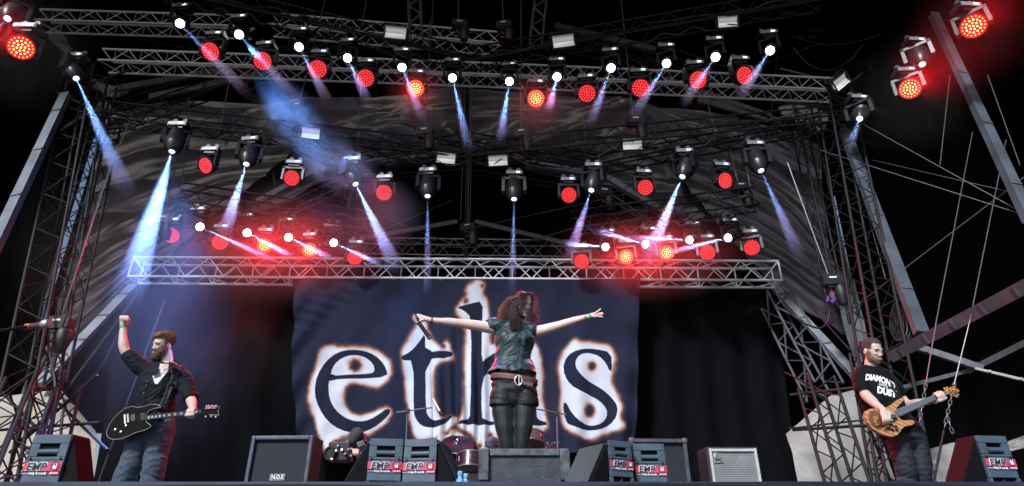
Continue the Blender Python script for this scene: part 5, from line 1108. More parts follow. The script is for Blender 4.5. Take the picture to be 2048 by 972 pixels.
def drape_strip(name, pts, w, bvh, m, parent, lift=.006, n=8, thick=.005, wdir=None):
    """flat strap laid onto a surface, pts world points"""
    pts = [Vector(p) for p in pts]; vs_ = []; K = 40
    for i in range(K+1):
        c = cr(pts, i/K); c2 = cr(pts, min(1, i/K+.02)); c1 = cr(pts, max(0, i/K-.02)); t = (c2-c1).normalized(); s_ = t.cross(Vector((0,1,0))).normalized()
        ww = w(i/K) if callable(w) else w
        for j in range(n+1):
            p = c+s_*ww*(j/n-.5); h = on_surface(bvh, p, lift=lift) if bvh else None
            if h is not None and abs(h.y-c.y) > .16: h = None
            vs_.append(h if h is not None else p)
    o = MB().add(vs_, [(i*(n+1)+j, i*(n+1)+j+1, (i+1)*(n+1)+j+1, (i+1)*(n+1)+j) for i in range(K) for j in range(n)]).build(name, m, parent, R(180)); md = o.modifiers.new('t', 'SOLIDIFY'); md.thickness = thick; md.offset = 1; return o
def strands(name, roots, m, parent, r=.004, n=4):
    g = MB()
    for pts, rr_ in roots: g.tube(pts, rr_, n, False)
    o = g.build(name, m, parent, R(180)); return o
def fold_fn(amp, sc, seed, stretch=(1,1,1)):
    def f(w, n): return amp*(ridged(w.x*sc*stretch[0], w.z*sc*stretch[2]+w.y*2, seed)*.7+nz(w.x*sc*2.3, w.z*sc*2.3, seed+4)*.5)
    return f
# ------------------------------------------------------------------ THE SINGER
YS = 5.25
sg = empty('person', (P(1040,780,YS).x, YS, .0), 'singer in a dark teal sleeveless blouse standing on the case with arms spread wide', 'person')
s_ = lambda px, py, dy=0: J(px, py, YS+dy)
b = Body()
Rs = basis(R(32), R(20), R(-4))
hc = s_(1047,609,-.02); L = head(b, hc, Rs, .93, True)
b.limb([(s_(1034,655,.03), .05, .045), (s_(1040,638,.02), .044, .044), (s_(1044,618,.02), .045)], 14)
# torso core (clothed), hips and legs so that it is one body
b.limb([(s_(1030,660,.02), .125, .07), (s_(1030,690,.01), .135, .085), (s_(1029,718,.0), .120, .08), (s_(1030,745,0), .135, .09), (s_(1030,775,.0), .165, .105), (s_(1028,795,.0), .165, .10)], 20, side=(1,0,0))
for (a0, a1, a2, a3, a4) in (((1009,800),(1008,822),(1009,850),(1012,880),(1017,935)), ((1049,800),(1048,822),(1047,850),(1044,880),(1041,935))):
    b.limb([(s_(*a0,0), .072,.078), (s_(*a1,0), .074,.078), (s_(*a2,-.01), .064,.07), (s_(*a3,-.01), .056,.062), (s_(*a4,.02), .047,.052)], 14, side=(1,0,0))
def foot(b, p, d): p = Vector(p); b.limb([(p, .04), (p+Vector(d)*.08+Vector((0,0,-.03)), .042,.035), (p+Vector(d)*.17+Vector((0,0,-.045)), .034,.025)], 12)
# arms
b.limb([(s_(1003,655,.02), .055), (s_(985,656,.0), .052), (s_(952,651,-.05), .046), (s_(917,646,-.10), .037), (s_(900,644,-.12), .036), (s_(878,642,-.15), .028), (s_(860,640,-.17), .022)], 14)
b.limb([(s_(1058,662,.02), .052), (s_(1076,662,.0), .050), (s_(1100,656,-.04), .043), (s_(1126,648,-.08), .035), (s_(1145,642,-.11), .033), (s_(1165,636,-.14), .025), (s_(1178,633,-.15), .021)], 14)
# right hand (image left) round the microphone, left hand open
mtop = s_(829,633,-.22); mbot = s_(861,678,-.20); max_ = (mbot-mtop).normalized(); grip = mtop+(mbot-mtop)*.14
b.limb([(s_(862,640,-.17), .022), (s_(848,637,-.18), .026,.022), (s_(838,634,-.185), .028,.022)], 12)
hand_grip(b, grip, max_, Vector((.35,.55,.6)), .92, .017, -1, .0078)
b.limb([(s_(1178,633,-.15), .021,.018), (s_(1184,631,-.155), .024,.018), (s_(1191,630,-.16), .028,.015)], 12, side=(0,.3,1))
W = s_(1178,633,-.15); d_ = (s_(1191,630,-.17)-W).normalized()
for i, (e, m_, r_) in enumerate((((1206,634),(1199,633),.0072), ((1205,630),(1199,630),.0074), ((1207,627),(1200,628),.0074), ((1205,625),(1199,627),.0072))):
    b.limb([(s_(1191,632-i*1.2,-.16+.012*i), .0085), (s_(*m_,-.17+.015*i), r_), (s_(*e,-.18+.018*i), r_*.8)], 8)
b.limb([(s_(1186,629,-.165), .011), (s_(1194,624,-.18), .0095), (s_(1201,618,-.19), .0075)], 8)
body = b.melt('body', SK1, sg, .0042, 4)
face(sg, L, Rs, .93, M_LIP, brow=mat('brow_dark', (.04,.02,.02), .7))
# dark eye make-up
# blouse
M_SATIN = mat('teal_satin', (.010,.036,.044), .48, 0, .2, 9, .25, 70, spec=.45, sheen=.2)
b = Body()
b.limb([(s_(1036,641,.03), .058,.058), (s_(1033,650,.03), .10,.078), (s_(1031,662,.02), .150,.095), (s_(1029,682,.0), .162,.125), (s_(1027,703,.0), .142,.112), (s_(1026,720,.0), .142,.105), (s_(1026,738,0), .180,.128), (s_(1025,750,0), .200,.145)], 24, side=(1,0,0))
b.ball(s_(1013,677,-.070), (.060,.055,.065)); b.ball(s_(1046,677,-.070), (.060,.055,.065))
b.limb([(s_(1004,654,.02), .068), (s_(984,650,0), .058), (s_(978,648,0), .05)], 14); b.limb([(s_(1056,660,.02), .065), (s_(1066,660,0), .055), (s_(1071,659,0), .046)], 14)
def satin(w, n):
    x = (w.x-sg.location.x); z = w.z
    r_ = .013*ridged(x*3+z*2.5, z*9-x*8, 2)+.005*ridged(x*6+z*3, z*17-x*13, 6)
    r_ += .004*math.sin(x*90+z*10)*max(0, (s_(1030,728).z-z))*8
    return r_*(1.0 if n.y < .2 else .5)
zh = s_(1030,752).z
blouse = b.melt('blouse', M_SATIN, sg, .0055, 5, satin, .003, cutfn=lambda w: w.z < s_(1030,749).z+.010*math.sin((w.x-sg.location.x)*22) or (w.x < s_(976,650).x) or (w.x > s_(1071.5,650).x))
bv = bvh_of(blouse)
# placket with buttons, neck bow, collar ruffle
drape_strip('placket', [s_(1040,668,-.1), s_(1045,690,-.1), s_(1042,720,-.1), s_(1038,748,-.1)], .030, bv, mat('teal_satin_dark', (.024,.055,.066), .38, 0, .15, 9), sg, .004)
for y in (693,706,714,722,731): 
    h = on_surface(bv, s_(1043-(y-693)*.10, y, 0), lift=.012)
    if h: MB().lathe([(.006,0),(.006,.003)], 10, Matrix.Translation(h) @ Matrix.Rotation(R(90),4,'X')).build('button', M_SATIN, sg)
g = MB()
for (a0, a1, w0) in (((1044,664),(1034,683),.03), ((1046,664),(1047,690),.032)):
    drape_strip('bow_ribbon', [s_(*a0,-.13), s_((a0[0]+a1[0])/2, (a0[1]+a1[1])/2,-.145), s_(*a1,-.13)], w0, None, M_SATIN, sg, .012, thick=.004)
b = Body()
for k in range(14):
    a_ = math.pi*2*k/14; b.ball(s_(1038,652,.01)+Vector((.070*math.cos(a_), .065*math.sin(a_), .015*math.sin(a_*3)+.012)), (.024,.022,.018), n=8)
b.melt('collar', M_SATIN, sg, .005, 3, fold_fn(.004, 30, 3))
b = Body()
for k in range(6): b.ball(s_(975+k*4.0, 643+1.0*math.sin(k*2.1), -.02+.012*math.sin(k*3)), (.020,.035,.012), n=8)
for k in range(4): b.ball(s_(1064+k*2.0, 652.5+.6*math.sin(k*2.1), -.01), (.016,.03,.011), n=8)
b.melt('shoulder_ruffle', M_SATIN, sg, .005, 2, fold_fn(.004, 30, 5))
# shorts
M_SHORT = mat('black_shorts', (.006,.010,.013), .6, 0, .2, 20, .3, 120)
b = Body()
b.limb([(s_(1028,752,0), .172,.112), (s_(1028,768,.0), .186,.122), (s_(1028,782,.0), .178,.118), (s_(1028,790,.0), .150,.105)], 24, side=(1,0,0))
b.limb([(s_(1006,785,0), .098,.112), (s_(1003,812,0), .099,.108)], 20, side=(1,0,0)); b.limb([(s_(1051,785,0), .096,.112), (s_(1053,812,0), .097,.106)], 20, side=(1,0,0))
zc = s_(1006,813).z
shorts = b.melt('shorts', M_SHORT, sg, .0055, 3, lambda w, n: .004*ridged((w.x-sg.location.x)*4, w.z*26+w.x*8, 4)+.004*nz(w.x*12, w.z*20), .004, cutfn=lambda w: w.z < zc+.006*math.sin(w.x*30+1) or w.z > s_(1030,749).z)
# tights: closest skin over the legs, feet in black
M_TIGHT = mat('black_tights', (.006,.009,.012), .5, 0, .25, 30, .1, 200, sheen=.1)
b = Body()
for (a0, a1, a2, a3, a4) in (((1008,800),(1006,822),(1008.5,850),(1012,880),(1017,932)), ((1050,800),(1049,822),(1047,850),(1044,880),(1041,932))):
    b.limb([(s_(*a0,0), .091,.096), (s_(*a1,0), .094,.096), (s_(*a2,-.01), .080,.084), (s_(*a3,-.01), .064,.070), (s_(*a4,.02), .054,.058)], 14, side=(1,0,0))
b.ball(s_(1028,797,0), (.15,.10,.085)); ft = fc.location.z+P(958,898,4.8).z+.02
b.m.v = [(v[0], v[1], max(v[2], ft)) for v in b.m.v]
b.melt('tights', M_TIGHT, sg, .006, 3)
# belt and buckle
M_BELT = mat('brown_belt_leather', (.13,.055,.050), .5, 0, .25, 14, .4, 60)
g = MB(); K = 60; vs_ = []
for i in range(K+1):
    a_ = 2*math.pi*i/K
    cx_ = sg.location.x+(s_(1028,760).x-sg.location.x); x = cx_+.196*math.cos(a_); y = YS+.135*math.sin(a_)
    zc_ = s_(1028,759.5).z+(-.028)*math.cos(a_)+(.010*math.sin(a_))
    for j in range(5): vs_.append((x, y, zc_+(j/4-.5)*.050))
g.add(vs_, [(i*5+j, i*5+j+1, (i+1)*5+j+1, (i+1)*5+j) for i in range(K) for j in range(4)]); bl = g.build('belt', M_BELT, sg, R(60)); md = bl.modifiers.new('t', 'SOLIDIFY'); md.thickness = .006; md.offset = 1
bc = s_(1037,761,-.152); pts = []
for k in range(13):
    a_ = 2*math.pi*k/12; pts.append(bc+Vector((.032*math.cos(a_)*(.95), -.004, .042*math.sin(a_))))
MB().tube(pts, .0062, 8, False).build('belt_buckle', mat('pale_metal', (.7,.66,.62), .3, .7, .2, 30), sg, R(60))
MB().box(bc+Vector((.004,-.006,0)), (.008,.008,.07)).build('buckle_prong', M_CHROME, sg)
MB().box(s_(1054,767,-.150), (.10,.006,.030), Matrix.Rotation(R(14),3,'Y')).build('belt_end', M_BELT, sg, None, .002)
for x_ in (1010,1013,1017): MB().lathe([(.003,0),(.003,.002)], 8, Matrix.Translation(s_(x_,758.5,-.142)) @ Matrix.Rotation(R(90),4,'X')).build('belt_hole', M_BLACK, sg)
# wrist bands
def ring(name, c, ax, r, w, m, parent, t=.003):
    q = Vector(ax).to_track_quat('Z','Y').to_matrix().to_4x4(); MB().lathe([(r,-w/2),(r+t,-w/2),(r+t,w/2),(r,w/2),(r,-w/2)], 24, Matrix.Translation(Vector(c)) @ q, cap=False).build(name, m, parent, R(40))
ring('wristband', s_(863,640.5,-.168), s_(878,642,-.15)-s_(860,640,-.17), .0245, .014, mat('brown_band', (.20,.09,.08), .6), sg)
M_GREENB = mat('green_wristband', (.03,.45,.12), .45, 0, .05)
ring('wristband', s_(1180,632.8,-.152), s_(1178,633,-.15)-s_(1165,636,-.14), .0235, .022, M_GREENB, sg)
for k_ in range(3): ring('bracelet', s_(1172.5-k_*1.6,634.6+k_*.4,-.145), s_(1178,633,-.15)-s_(1165,636,-.14)+Vector((0,0,.01*k_)), .0255, .005, mat('grey_beads', (.2,.2,.22), .4, .3, .5, 60), sg)
# hair: long wavy strands from a side parting
M_HAIR = mat('dark_wine_hair', (.038,.014,.020), .42, 0, .5, 30, spec=.35); M_HAIR2 = mat('copper_hair', (.17,.075,.05), .36, 0, .4, 30, spec=.6); M_HAIR3 = mat('cherry_hair', (.13,.022,.035), .38, 0, .4, 30, spec=.6)
rnd = random.Random(5)
def hair_lock(a_start, a_end_px, swirl, r0, seg=11):
    pts = []; 
    for i in range(seg+1):
        t = i/seg; pts.append(a_start.lerp(a_end_px, t))
    return pts
groups = {'dark': [], 'copper': [], 'cherry': []}
part_p = L(.012, -.030, .118)
for k in range(2600):
    u = rnd.random(); ang = u*2*math.pi
    top = L(.015+.03*math.cos(ang)*rnd.random(), .0+.05*math.sin(ang)*rnd.random()-.01, .108)
    # which side: back-left mass, right side, front fringe
    z_ = rnd.random()
    if z_ < .50:      # image left mass, falls to the shoulder, lighter outside
        tx = rnd.uniform(996, 1030); ty = 630+rnd.uniform(-10, 14); dy = rnd.uniform(-.10, .12); mid = s_(1009+ (tx-996)*.6+rnd.uniform(-3,5), 602+rnd.uniform(-6,8), dy*.8); grp = 'copper' if tx < 1014 and rnd.random() < .55 else 'dark'
    elif z_ < .72:    # long front lock over the blouse
        tx = rnd.uniform(1020, 1042); ty = rnd.uniform(640, 662); dy = rnd.uniform(-.17,-.10); mid = s_(1023+rnd.uniform(-6,6), 612+rnd.uniform(-5,6), -.11+rnd.uniform(-.02,.02)); grp = 'dark'
    elif z_ < .975:    # image right side
        tx = rnd.uniform(1062, 1077); ty = rnd.uniform(624, 648); dy = rnd.uniform(-.08, .10); mid = s_(1071+rnd.uniform(-3,5), 600+rnd.uniform(-6,8), dy*.8-.01); grp = 'cherry' if rnd.random() < .6 else 'dark'
    else:             # thin strands across the face
        tx = rnd.uniform(1040, 1064); ty = rnd.uniform(608, 632); dy = -.16; mid = s_(1045+rnd.uniform(-8,12), 597+rnd.uniform(-3,3), -.135); grp = 'dark'
    end = s_(tx, ty, dy); ctl = [top, top.lerp(mid, .45)+Rs @ Vector((0,0,.030))+(mid-top)*.08, mid, mid.lerp(end, .55), end]
    sy = rnd.uniform(-.055, .115); top = L(rnd.uniform(-.012,.016), sy, .044+.086*math.sqrt(max(.05, 1-((sy-.03)/.098)**2)))
    if z_ < .95:
        sg_ = 1 if (.72 <= z_) else -1; fw = -.085 if .50 <= z_ < .72 else sy; sk_ = L(sg_*rnd.uniform(.070,.092)*(.75 if fw < -.06 else 1), fw, rnd.uniform(.03,.07)); ctl = [top, sk_, mid.lerp(sk_, .3), mid.lerp(end, .5), end]
    ph = rnd.uniform(0, 6); am = rnd.uniform(.004, .015); fq = rnd.uniform(11, 19); pts = []
    for i in range(13):
        t = i/12; p = cr(ctl, t); w_ = am*t*1.4; p = p+Vector((w_*math.sin(ph+t*fq), w_*.6*math.cos(ph+t*fq), 0)); pts.append(p)
    rr0 = rnd.uniform(.0011, .0024) if z_ < .95 else .0010
    groups[grp].append((pts, [rr0*(1.15-.85*(i/12)**2) for i in range(13)]))
# under-hair volume so that the skull is covered
b = Body(); b.ball(L(.0,.030,.042), (.079,.088,.080), Rs); b.limb([(L(-.055,.03,.03), .045), (s_(1013,615,.02), .048,.06), (s_(1012,636,.03), .044,.06)], 12); b.limb([(L(.058,.045,.03), .03), (s_(1068,616,.05), .030,.05), (s_(1069,634,.05), .024,.04)], 12)
b.melt('hair_mass', M_HAIR, sg, .005, 2, lambda w, n: .005*ridged(w.x*55, w.z*7, 2), cutfn=None)
for gname, m_ in (('dark', M_HAIR), ('copper', M_HAIR2), ('cherry', M_HAIR3)):
    o = strands('hair', groups[gname], m_, sg, n=4); o['kind'] = 'stuff'
# microphone in her hand (own thing)
r_ = empty('wireless_microphone', grip, 'black wireless microphone held out in the singer\'s hand', 'microphone')
q = (mbot-mtop).to_track_quat('Z','Y').to_matrix().to_4x4(); L_ = (mbot-mtop).length; M0 = Matrix.Translation(mtop-grip) @ q
MB().lathe([(.014,.035),(.016,.05),(.018,L_*.6),(.019,L_*.90),(.0195,L_*.91),(.0185,L_*.99)], 20, M0).build('handle', mat('black_mic_body', (.012,.012,.015), .25, 0, .1, 10, coat=.3), r_, R(40), local=True)
MB().lathe([(.004,-.022),(.018,-.012),(.024,.005),(.024,.020),(.017,.036)], 20, M0).build('head_grille', M_DULL, r_, R(50), local=True)
MB().lathe([(.0192,L_*.93),(.0205,L_*.94),(.0205,L_*.965),(.0192,L_*.97)], 20, M0).build('ring', M_DULL, r_, R(40), local=True)
# ------------------------------------------------------------------ THE GUITARIST
YG = 5.75
ga = empty('person', (P(300,800,YG).x, YG, 0), 'bearded guitarist in a black shirt and blue jeans raising one fist', 'person')
g_ = lambda px, py, dy=0: J(px, py, YG+dy)
b = Body(); Rg = basis(R(-25), R(14), R(4))
hc = g_(325,691,-.03); L = head(b, hc, Rg, .94)
b.limb([(g_(332,735,.03), .064,.060), (g_(334,722,.02), .054,.056), (g_(331,703,.0), .052)], 14)
b.limb([(g_(322,742,.02), .17,.09), (g_(318,770,0), .165,.11), (g_(310,805,0), .150,.11), (g_(305,840,0), .150,.11), (g_(303,862,0), .16,.11)], 20, side=(1,0,.12))
b.limb([(g_(285,738,.02), .060), (g_(272,722,0), .055), (g_(252,704,-.03), .043), (g_(247,688,-.04), .044), (g_(246,668,-.04), .034), (g_(247,654,-.04), .027)], 14)
b.limb([(g_(360,752,.02), .045), (g_(372,775,-.02), .046), (g_(381,797,-.05), .046), (g_(384,806,-.13), .042), (g_(385,815,-.20), .032), (g_(386,820,-.24), .027)], 14)
# raised fist, fingers folded towards the camera, thumb side right
b.limb([(g_(247,654,-.04), .027,.022), (g_(247,646,-.045), .036,.022), (g_(248,638,-.045), .042,.022)], 12, side=(1,0,0))
for i in range(4):
    x = 241+i*4.6; b.limb([(g_(x,637-.6*math.sin(i),-.050), .0105), (g_(x,632.5,-.075), .0102), (g_(x+.3,635,-.102), .0096), (g_(x+.6,641,-.098), .0088)], 8)
b.limb([(g_(256,648,-.06), .012), (g_(258.5,641,-.085), .0112), (g_(256,635,-.098), .010), (g_(253,632.5,-.10), .009)], 8)
# fretting hand wraps the neck
nb0, nb1 = g_(292,830,-.27), g_(403,822,-.30)
nax = (nb1-nb0).normalized(); fp = nb0+(nb1-nb0)*.83
hand_grip(b, fp, -nax, Vector((0,-.25,-.9)), 1.0, .020, 1, .0092)
b.limb([(g_(386,820,-.24), .027,.02), (fp+Vector((-.01,.03,-.035)), .030,.02)], 12)
# legs inside the jeans
for a0, a1, a2, a3 in (((282,868),(272,905),(256,950),(244,1050)), ((322,868),(312,905),(306,950),(302,1050))):
    b.limb([(g_(*a0,0), .085), (g_(*a1,-.02), .075), (g_(*a2,-.02), .062), (g_(*a3,0), .05)], 14)
b.melt('body', SK2, ga, .0045, 4)
face(ga, L, Rg, 1.0, M_LIPM, brow=mat('brow_brown', (.10,.05,.03), .7))
M_SHIRT = mat('black_cotton_shirt', (.004,.006,.011), .75, 0, .2, 12, .3, 130, spec=.2, sheen=.03)
b = Body()
b.limb([(g_(330,728,.03), .085,.07), (g_(325,739,.02), .145,.09), (g_(321,753,.01), .178,.110), (g_(316,778,0), .168,.128), (g_(312,805,0), .152,.122), (g_(307,832,0), .155,.122), (g_(305,852,0), .168,.128)], 24, side=(1,0,.12))
b.limb([(g_(300,743,.02), .072), (g_(282,733,.0), .066), (g_(268,720,-.02), .058), (g_(258,711,-.03), .054)], 16)
b.limb([(g_(352,747,.02), .072), (g_(366,758,.01), .066), (g_(375,780,-.02), .059), (g_(380,794,-.05), .054)], 16)
def cshirt(w, n):
    x = w.x-ga.location.x; z = w.z
    return .010*ridged(x*3.5-z*3, z*9+x*5, 12)+.007*ridged(x*9+z*3, z*22-x*12, 16)+.003*nz(x*40, z*40, 1)
neckc = g_(334,722,0)
shirt = b.melt('shirt', M_SHIRT, ga, .006, 3, cshirt, .003, cutfn=lambda w: (w-neckc).length < .062 or w.z < g_(300,846).z+.01*math.sin(w.x*25) or (w-g_(251,703,-.03)).length < .058 or (w-g_(383,805,-.07)).length < .062)
sbv = bvh_of(shirt)
ring('sleeve_cuff', g_(258,711,-.03), g_(258,711,-.03)-g_(268,720,-.02), .054, .03, M_SHIRT, ga, .006); ring('sleeve_cuff', g_(382,794,-.05), g_(382,794,-.06)-g_(379,780,-.02), .055, .035, M_SHIRT, ga, .006)
# white tee in the open collar
def patch(name, pts2, bvh, m, parent, g_f, lift=.004, thick=.002, sub=10):
    """flat piece of cloth or print laid on a surface: polygon in photo pixels"""
    bm = bmesh.new(); vs_ = [bm.verts.new((x, y, 0)) for x, y in pts2]; f = bm.faces.new(vs_); bmesh.ops.triangulate(bm, faces=[f]); bmesh.ops.subdivide_edges(bm, edges=bm.edges, cuts=sub, use_grid_fill=True)
    o_ = off(parent)
    for v in bm.verts:
        p = g_f(v.co.x, v.co.y, 0); h = on_surface(bvh, p, (p-CAM).normalized(), lift); v.co = (h if h is not None else p)-o_
    me = bpy.data.meshes.new(name); bm.to_mesh(me); bm.free(); smooth(me); o = linkmesh(name, me, parent, m); return o
M_TEE = mat('white_tee', (.72,.74,.82), .8, 0, .06, 8, .2, 90)
patch('undershirt', [(319,735),(333,735),(336,742),(328,752),(314,769),(309,766),(305,752),(308,744)], sbv, M_TEE, ga, g_, .006)
patch('neck_skin', [(320,727),(340,728),(338,739),(332,742),(326,741),(318,737)], sbv, SK2, ga, g_, .008)
# collar flaps
MB().add([g_(338,724,-.10), g_(352,728,-.09), g_(358,740,-.12), g_(346,737,-.145), g_(336,745,-.15)], [(0,1,2,3,4)]).build('collar', M_SHIRT, ga).modifiers.new('t','SOLIDIFY').thickness = .006
MB().add([g_(318,733,-.12), g_(312,738,-.12), g_(304,752,-.15), g_(309,751,-.155), g_(316,744,-.15)], [(0,1,2,3,4)]).build('collar', M_SHIRT, ga).modifiers.new('t','SOLIDIFY').thickness = .006
drape_strip('placket', [g_(313,768), g_(306,790), g_(302,815)], .025, sbv, M_SHIRT, ga, .004)
for (x, y) in ((312,770),(308,778),(303,793)):
    h = on_surface(sbv, g_(x,y), lift=.012)
    if h: MB().lathe([(.007,0),(.006,.003)], 10, Matrix.Translation(h) @ Matrix.Rotation(R(90),4,'X')).build('button', M_TRIM, ga)
# hair, beard
M_GH = mat('brown_quiff_hair', (.17,.085,.055), .5, 0, .5, 50, .8, 130); M_BEARD = mat('dark_brown_beard', (.075,.035,.025), .65, 0, .5, 60, .8, 130)
def quiff(w, n): return .006*ridged(w.x*40, w.z*40, 3)+.004*nz(w.x*90, w.z*90)
b = Body(); b.ball(L(0,.018,.050), (.0735,.089,.074), Rg); b.ball(L(0,-.048,.100), (.052,.040,.030), Rg); b.ball(L(.0,.02,.092), (.062,.070,.048), Rg)
gh = b.melt('hair', M_GH, ga, .0045, 1, quiff, cutfn=lambda w: ((Rg.transposed() @ (w-hc)).y < -.028 and (Rg.transposed() @ (w-hc)).z < .075) or ((Rg.transposed() @ (w-hc)).z < .012 and (Rg.transposed() @ (w-hc)).y < .01))
def tufts(name, c, Rm, m, parent, n, zmin, ymax, r_=(.073,.086,.077), ln=.022, cz=.047, seed=1):
    rr = random.Random(seed); out = []; c = Vector(c)
    while len(out) < n:
        v = Vector((rr.gauss(0,1), rr.gauss(0,1), rr.gauss(0,1))).normalized()
        p = Vector((v.x*r_[0], v.y*r_[1]+.015, v.z*r_[2]+cz))
        if p.z < zmin(p) : continue
        d = (v+Vector((rr.uniform(-.5,.5), rr.uniform(-.5,.6), rr.uniform(0,.6)))).normalized(); a_ = c+Rm @ p; q1 = c+Rm @ (p+d*ln*.6); q2 = c+Rm @ (p+d*ln*.9+Vector((0,.008,.004)))
        out.append(([a_, q1, q2], [.0020,.0016,.0005]))
    o = strands(name, out, m, parent); o['kind'] = 'stuff'; return o
tufts('hair_tufts', hc, Rg, M_GH, ga, 900, lambda p: .065 if p.y < -.02 else (.03 if p.y < .03 else .0), 0, ln=.026)
def beardf(w, n): return .004*ridged(w.x*60, w.z*60, 3)
b = Body(); b.ball(L(0,-.042,-.088), (.058,.052,.040), Rg); b.ball(L(0,-.068,-.112), (.038,.034,.036), Rg); b.ball(L(-.050,-.016,-.045), (.022,.036,.060), Rg); b.ball(L(.050,-.016,-.045), (.022,.036,.060), Rg); b.ball(L(.040,-.045,-.07), (.026,.03,.03), Rg); b.ball(L(-.040,-.045,-.07), (.026,.03,.03), Rg); b.ball(L(0,-.080,-.052), (.027,.018,.008), Rg)
b.melt('beard', M_BEARD, ga, .0035, 2, beardf)
ring('wristband', g_(246.5,654,-.04), g_(247,644,-.045)-g_(246,668,-.04), .029, .022, M_GREENB, ga)
# jeans
M_JEAN = mat('blue_grey_denim', (.040,.068,.110), .75, 0, .3, 7, .4, 160, sheen=.1)
b = Body()
b.limb([(g_(303,838,0), .172,.125), (g_(304,855,0), .182,.130), (g_(305,868,0), .180,.130)], 22, side=(1,0,.05))
b.limb([(g_(283,862,0), .095,.12), (g_(275,895,-.02), .097,.10), (g_(262,930,-.03), .090,.09), (g_(248,965,-.02), .085,.085), (g_(236,1055,.02), .075,.08)], 18, side=(1,0,0))
b.limb([(g_(323,862,0), .095,.12), (g_(316,895,-.02), .093,.10), (g_(309,930,-.03), .087,.09), (g_(303,965,-.02), .084,.085), (g_(300,1055,.02), .075,.08)], 18, side=(1,0,0))
def denim(w, n):
    x = w.x-ga.location.x; z = w.z
    return .008*ridged(x*5+z*3, z*12-x*4, 22)+.006*ridged(x*12, z*24+x*9, 23)
b.melt('jeans', M_JEAN, ga, .0062, 3, denim)
for x in (238, 301):
    p_ = g_(x,1060); bb = Body(); bb.limb([(Vector((p_.x, YG+.04, .05)), .05,.05), (Vector((p_.x-.01, YG-.06, .045)), .05,.045), (Vector((p_.x-.03, YG-.2, .04)), .04,.035)], 12); bb.melt('boot', M_BLACK, ga, .008, 2)
# guitar: its own thing
def Z7(l): return [(200+x/2.6115, 600+y/2.6115) for x, y in l]
def instrument(name, label, outline, plane, m_body, neckpts, headpts, m_neck, m_head, thick=.045):
    """outline etc. in photo pixels on a tilted plane Y = plane(px)"""
    r_ = empty(name, P(outline[0][0], outline[0][1], plane(outline[0][0])), label, 'guitar'); o_ = off(r_)
    def slab(nm, pts, m, t, lift=0, bev=.006, sm=True):
        pts = smoothpoly(pts, 2) if sm else pts; n = len(pts); fr = [P(x, y, plane(x)-lift) for x, y in pts]; bk = [v+Vector((0, t, 0)) for v in fr]
        g = MB().add(fr+bk, [tuple(range(n)), tuple(range(n, 2*n))[::-1]]+[(i, n+i, n+(i+1) % n, (i+1) % n) for i in range(n)]); return g.build(nm, m, r_, R(35), bev)
    slab('body', outline, m_body, thick, 0, .010)
    slab('neck', neckpts, m_neck, .024, .010, .003, False); slab('headstock', headpts, m_head, .016, .004, .003)
    return r_, slab
gpl = lambda px: YG-.235-.0006*(px-260)
M_GB = mat('gloss_black_lacquer', (.003,.003,.004), .16, 0, .1, 8, spec=.15); M_GOLD = mat('gold_hardware', (.75,.5,.18), .28, 1, .15)
gt, gslab = instrument('electric_guitar', 'glossy black electric guitar slung across the guitarist', Z7([(33,692),(42,662),(68,622),(100,587),(138,563),(168,554),(200,562),(228,556),(258,545),(290,544),(312,552),(320,560),(292,564),(264,573),(246,590),(240,604),(236,626),(246,640),(264,652),(266,664),(240,678),(205,687),(180,695),(150,711),(112,723),(75,729),(48,723),(36,710)]), gpl, M_GB,
    Z7([(240,603),(470,577),(530,571),(531,590),(470,600),(236,627)]), Z7([(528,569),(548,566),(566,560),(626,556),(616,579),(622,602),(570,601),(545,594),(528,591)]), mat('dark_fingerboard', (.03,.022,.022), .4, 0, .3, 30), M_GB)
gl = lambda x, y, dz=0: P(200+x/2.6115, 600+y/2.6115, gpl(200+x/2.6115)-dz)
# binding, pickups, bridge, frets, inlays, strings, pegs, knobs
op = smoothpoly(Z7([(33,692),(42,662),(68,622),(100,587),(138,563),(168,554),(200,562),(228,556),(258,545),(290,544),(312,552),(320,560),(292,564),(264,573),(246,590),(240,604),(236,626),(246,640),(264,652),(266,664),(240,678),(205,687),(180,695),(150,711),(112,723),(75,729),(48,723),(36,710)]), 2)
MB().tube([P(x, y, gpl(x)-.000) for x, y in op+[op[0]]], .0022, 5, False).build('binding', mat('cream_binding', (.35,.36,.38), .4), gt)
def qbox(parent, nm, x0, y0, x1, y1, w, lift, t, m, f=gl):
    a_, c_ = f(x0, y0, lift), f(x1, y1, lift); d = c_-a_; rot = Matrix((d.normalized(), Vector((0,1,0)), d.normalized().cross(Vector((0,1,0))))).transposed(); return MB().box((a_+c_)/2, (d.length, t, w), rot).build(nm, m, parent, None, .0015)
qbox(gt, 'pickup', 172,598,174,632,.036,.008,.012, M_TRIM); qbox(gt, 'pickup', 224,590,226,628,.040,.008,.012, M_BLACK)
qbox(gt, 'bridge', 146,596,150,640,.016,.012,.014, M_CHROME); qbox(gt, 'tailpiece', 130,598,134,648,.016,.012,.014, M_CHROME)
for k in range(5): qbox(gt, 'saddle', 143+k*.5,600+k*8,150+k*.5,600+k*8,.006,.02,.008, M_CHROME)
for x, y in ((82,678),(138,657),(110,690)): MB().lathe([(.010,0),(.010,.010),(.006,.012)], 12, Matrix.Translation(gl(x,y,0)) @ Matrix.Rotation(R(90),4,'X')).build('knob', M_CHROME, gt, R(40))
for k in range(22):
    t = 1-2**(-(k+1)/12*1.0); t = 1-t/(.72); x = 240+(528-240)*max(0.0, min(1, t))
    yt = 603+(571-603)*(x-240)/288; yb = 627+(590-627)*(x-236)/292; 
    bar('fret', gl(x, yt+1, .012), gl(x, yb-1, .012), .0011, M_CHROME, gt, 6)
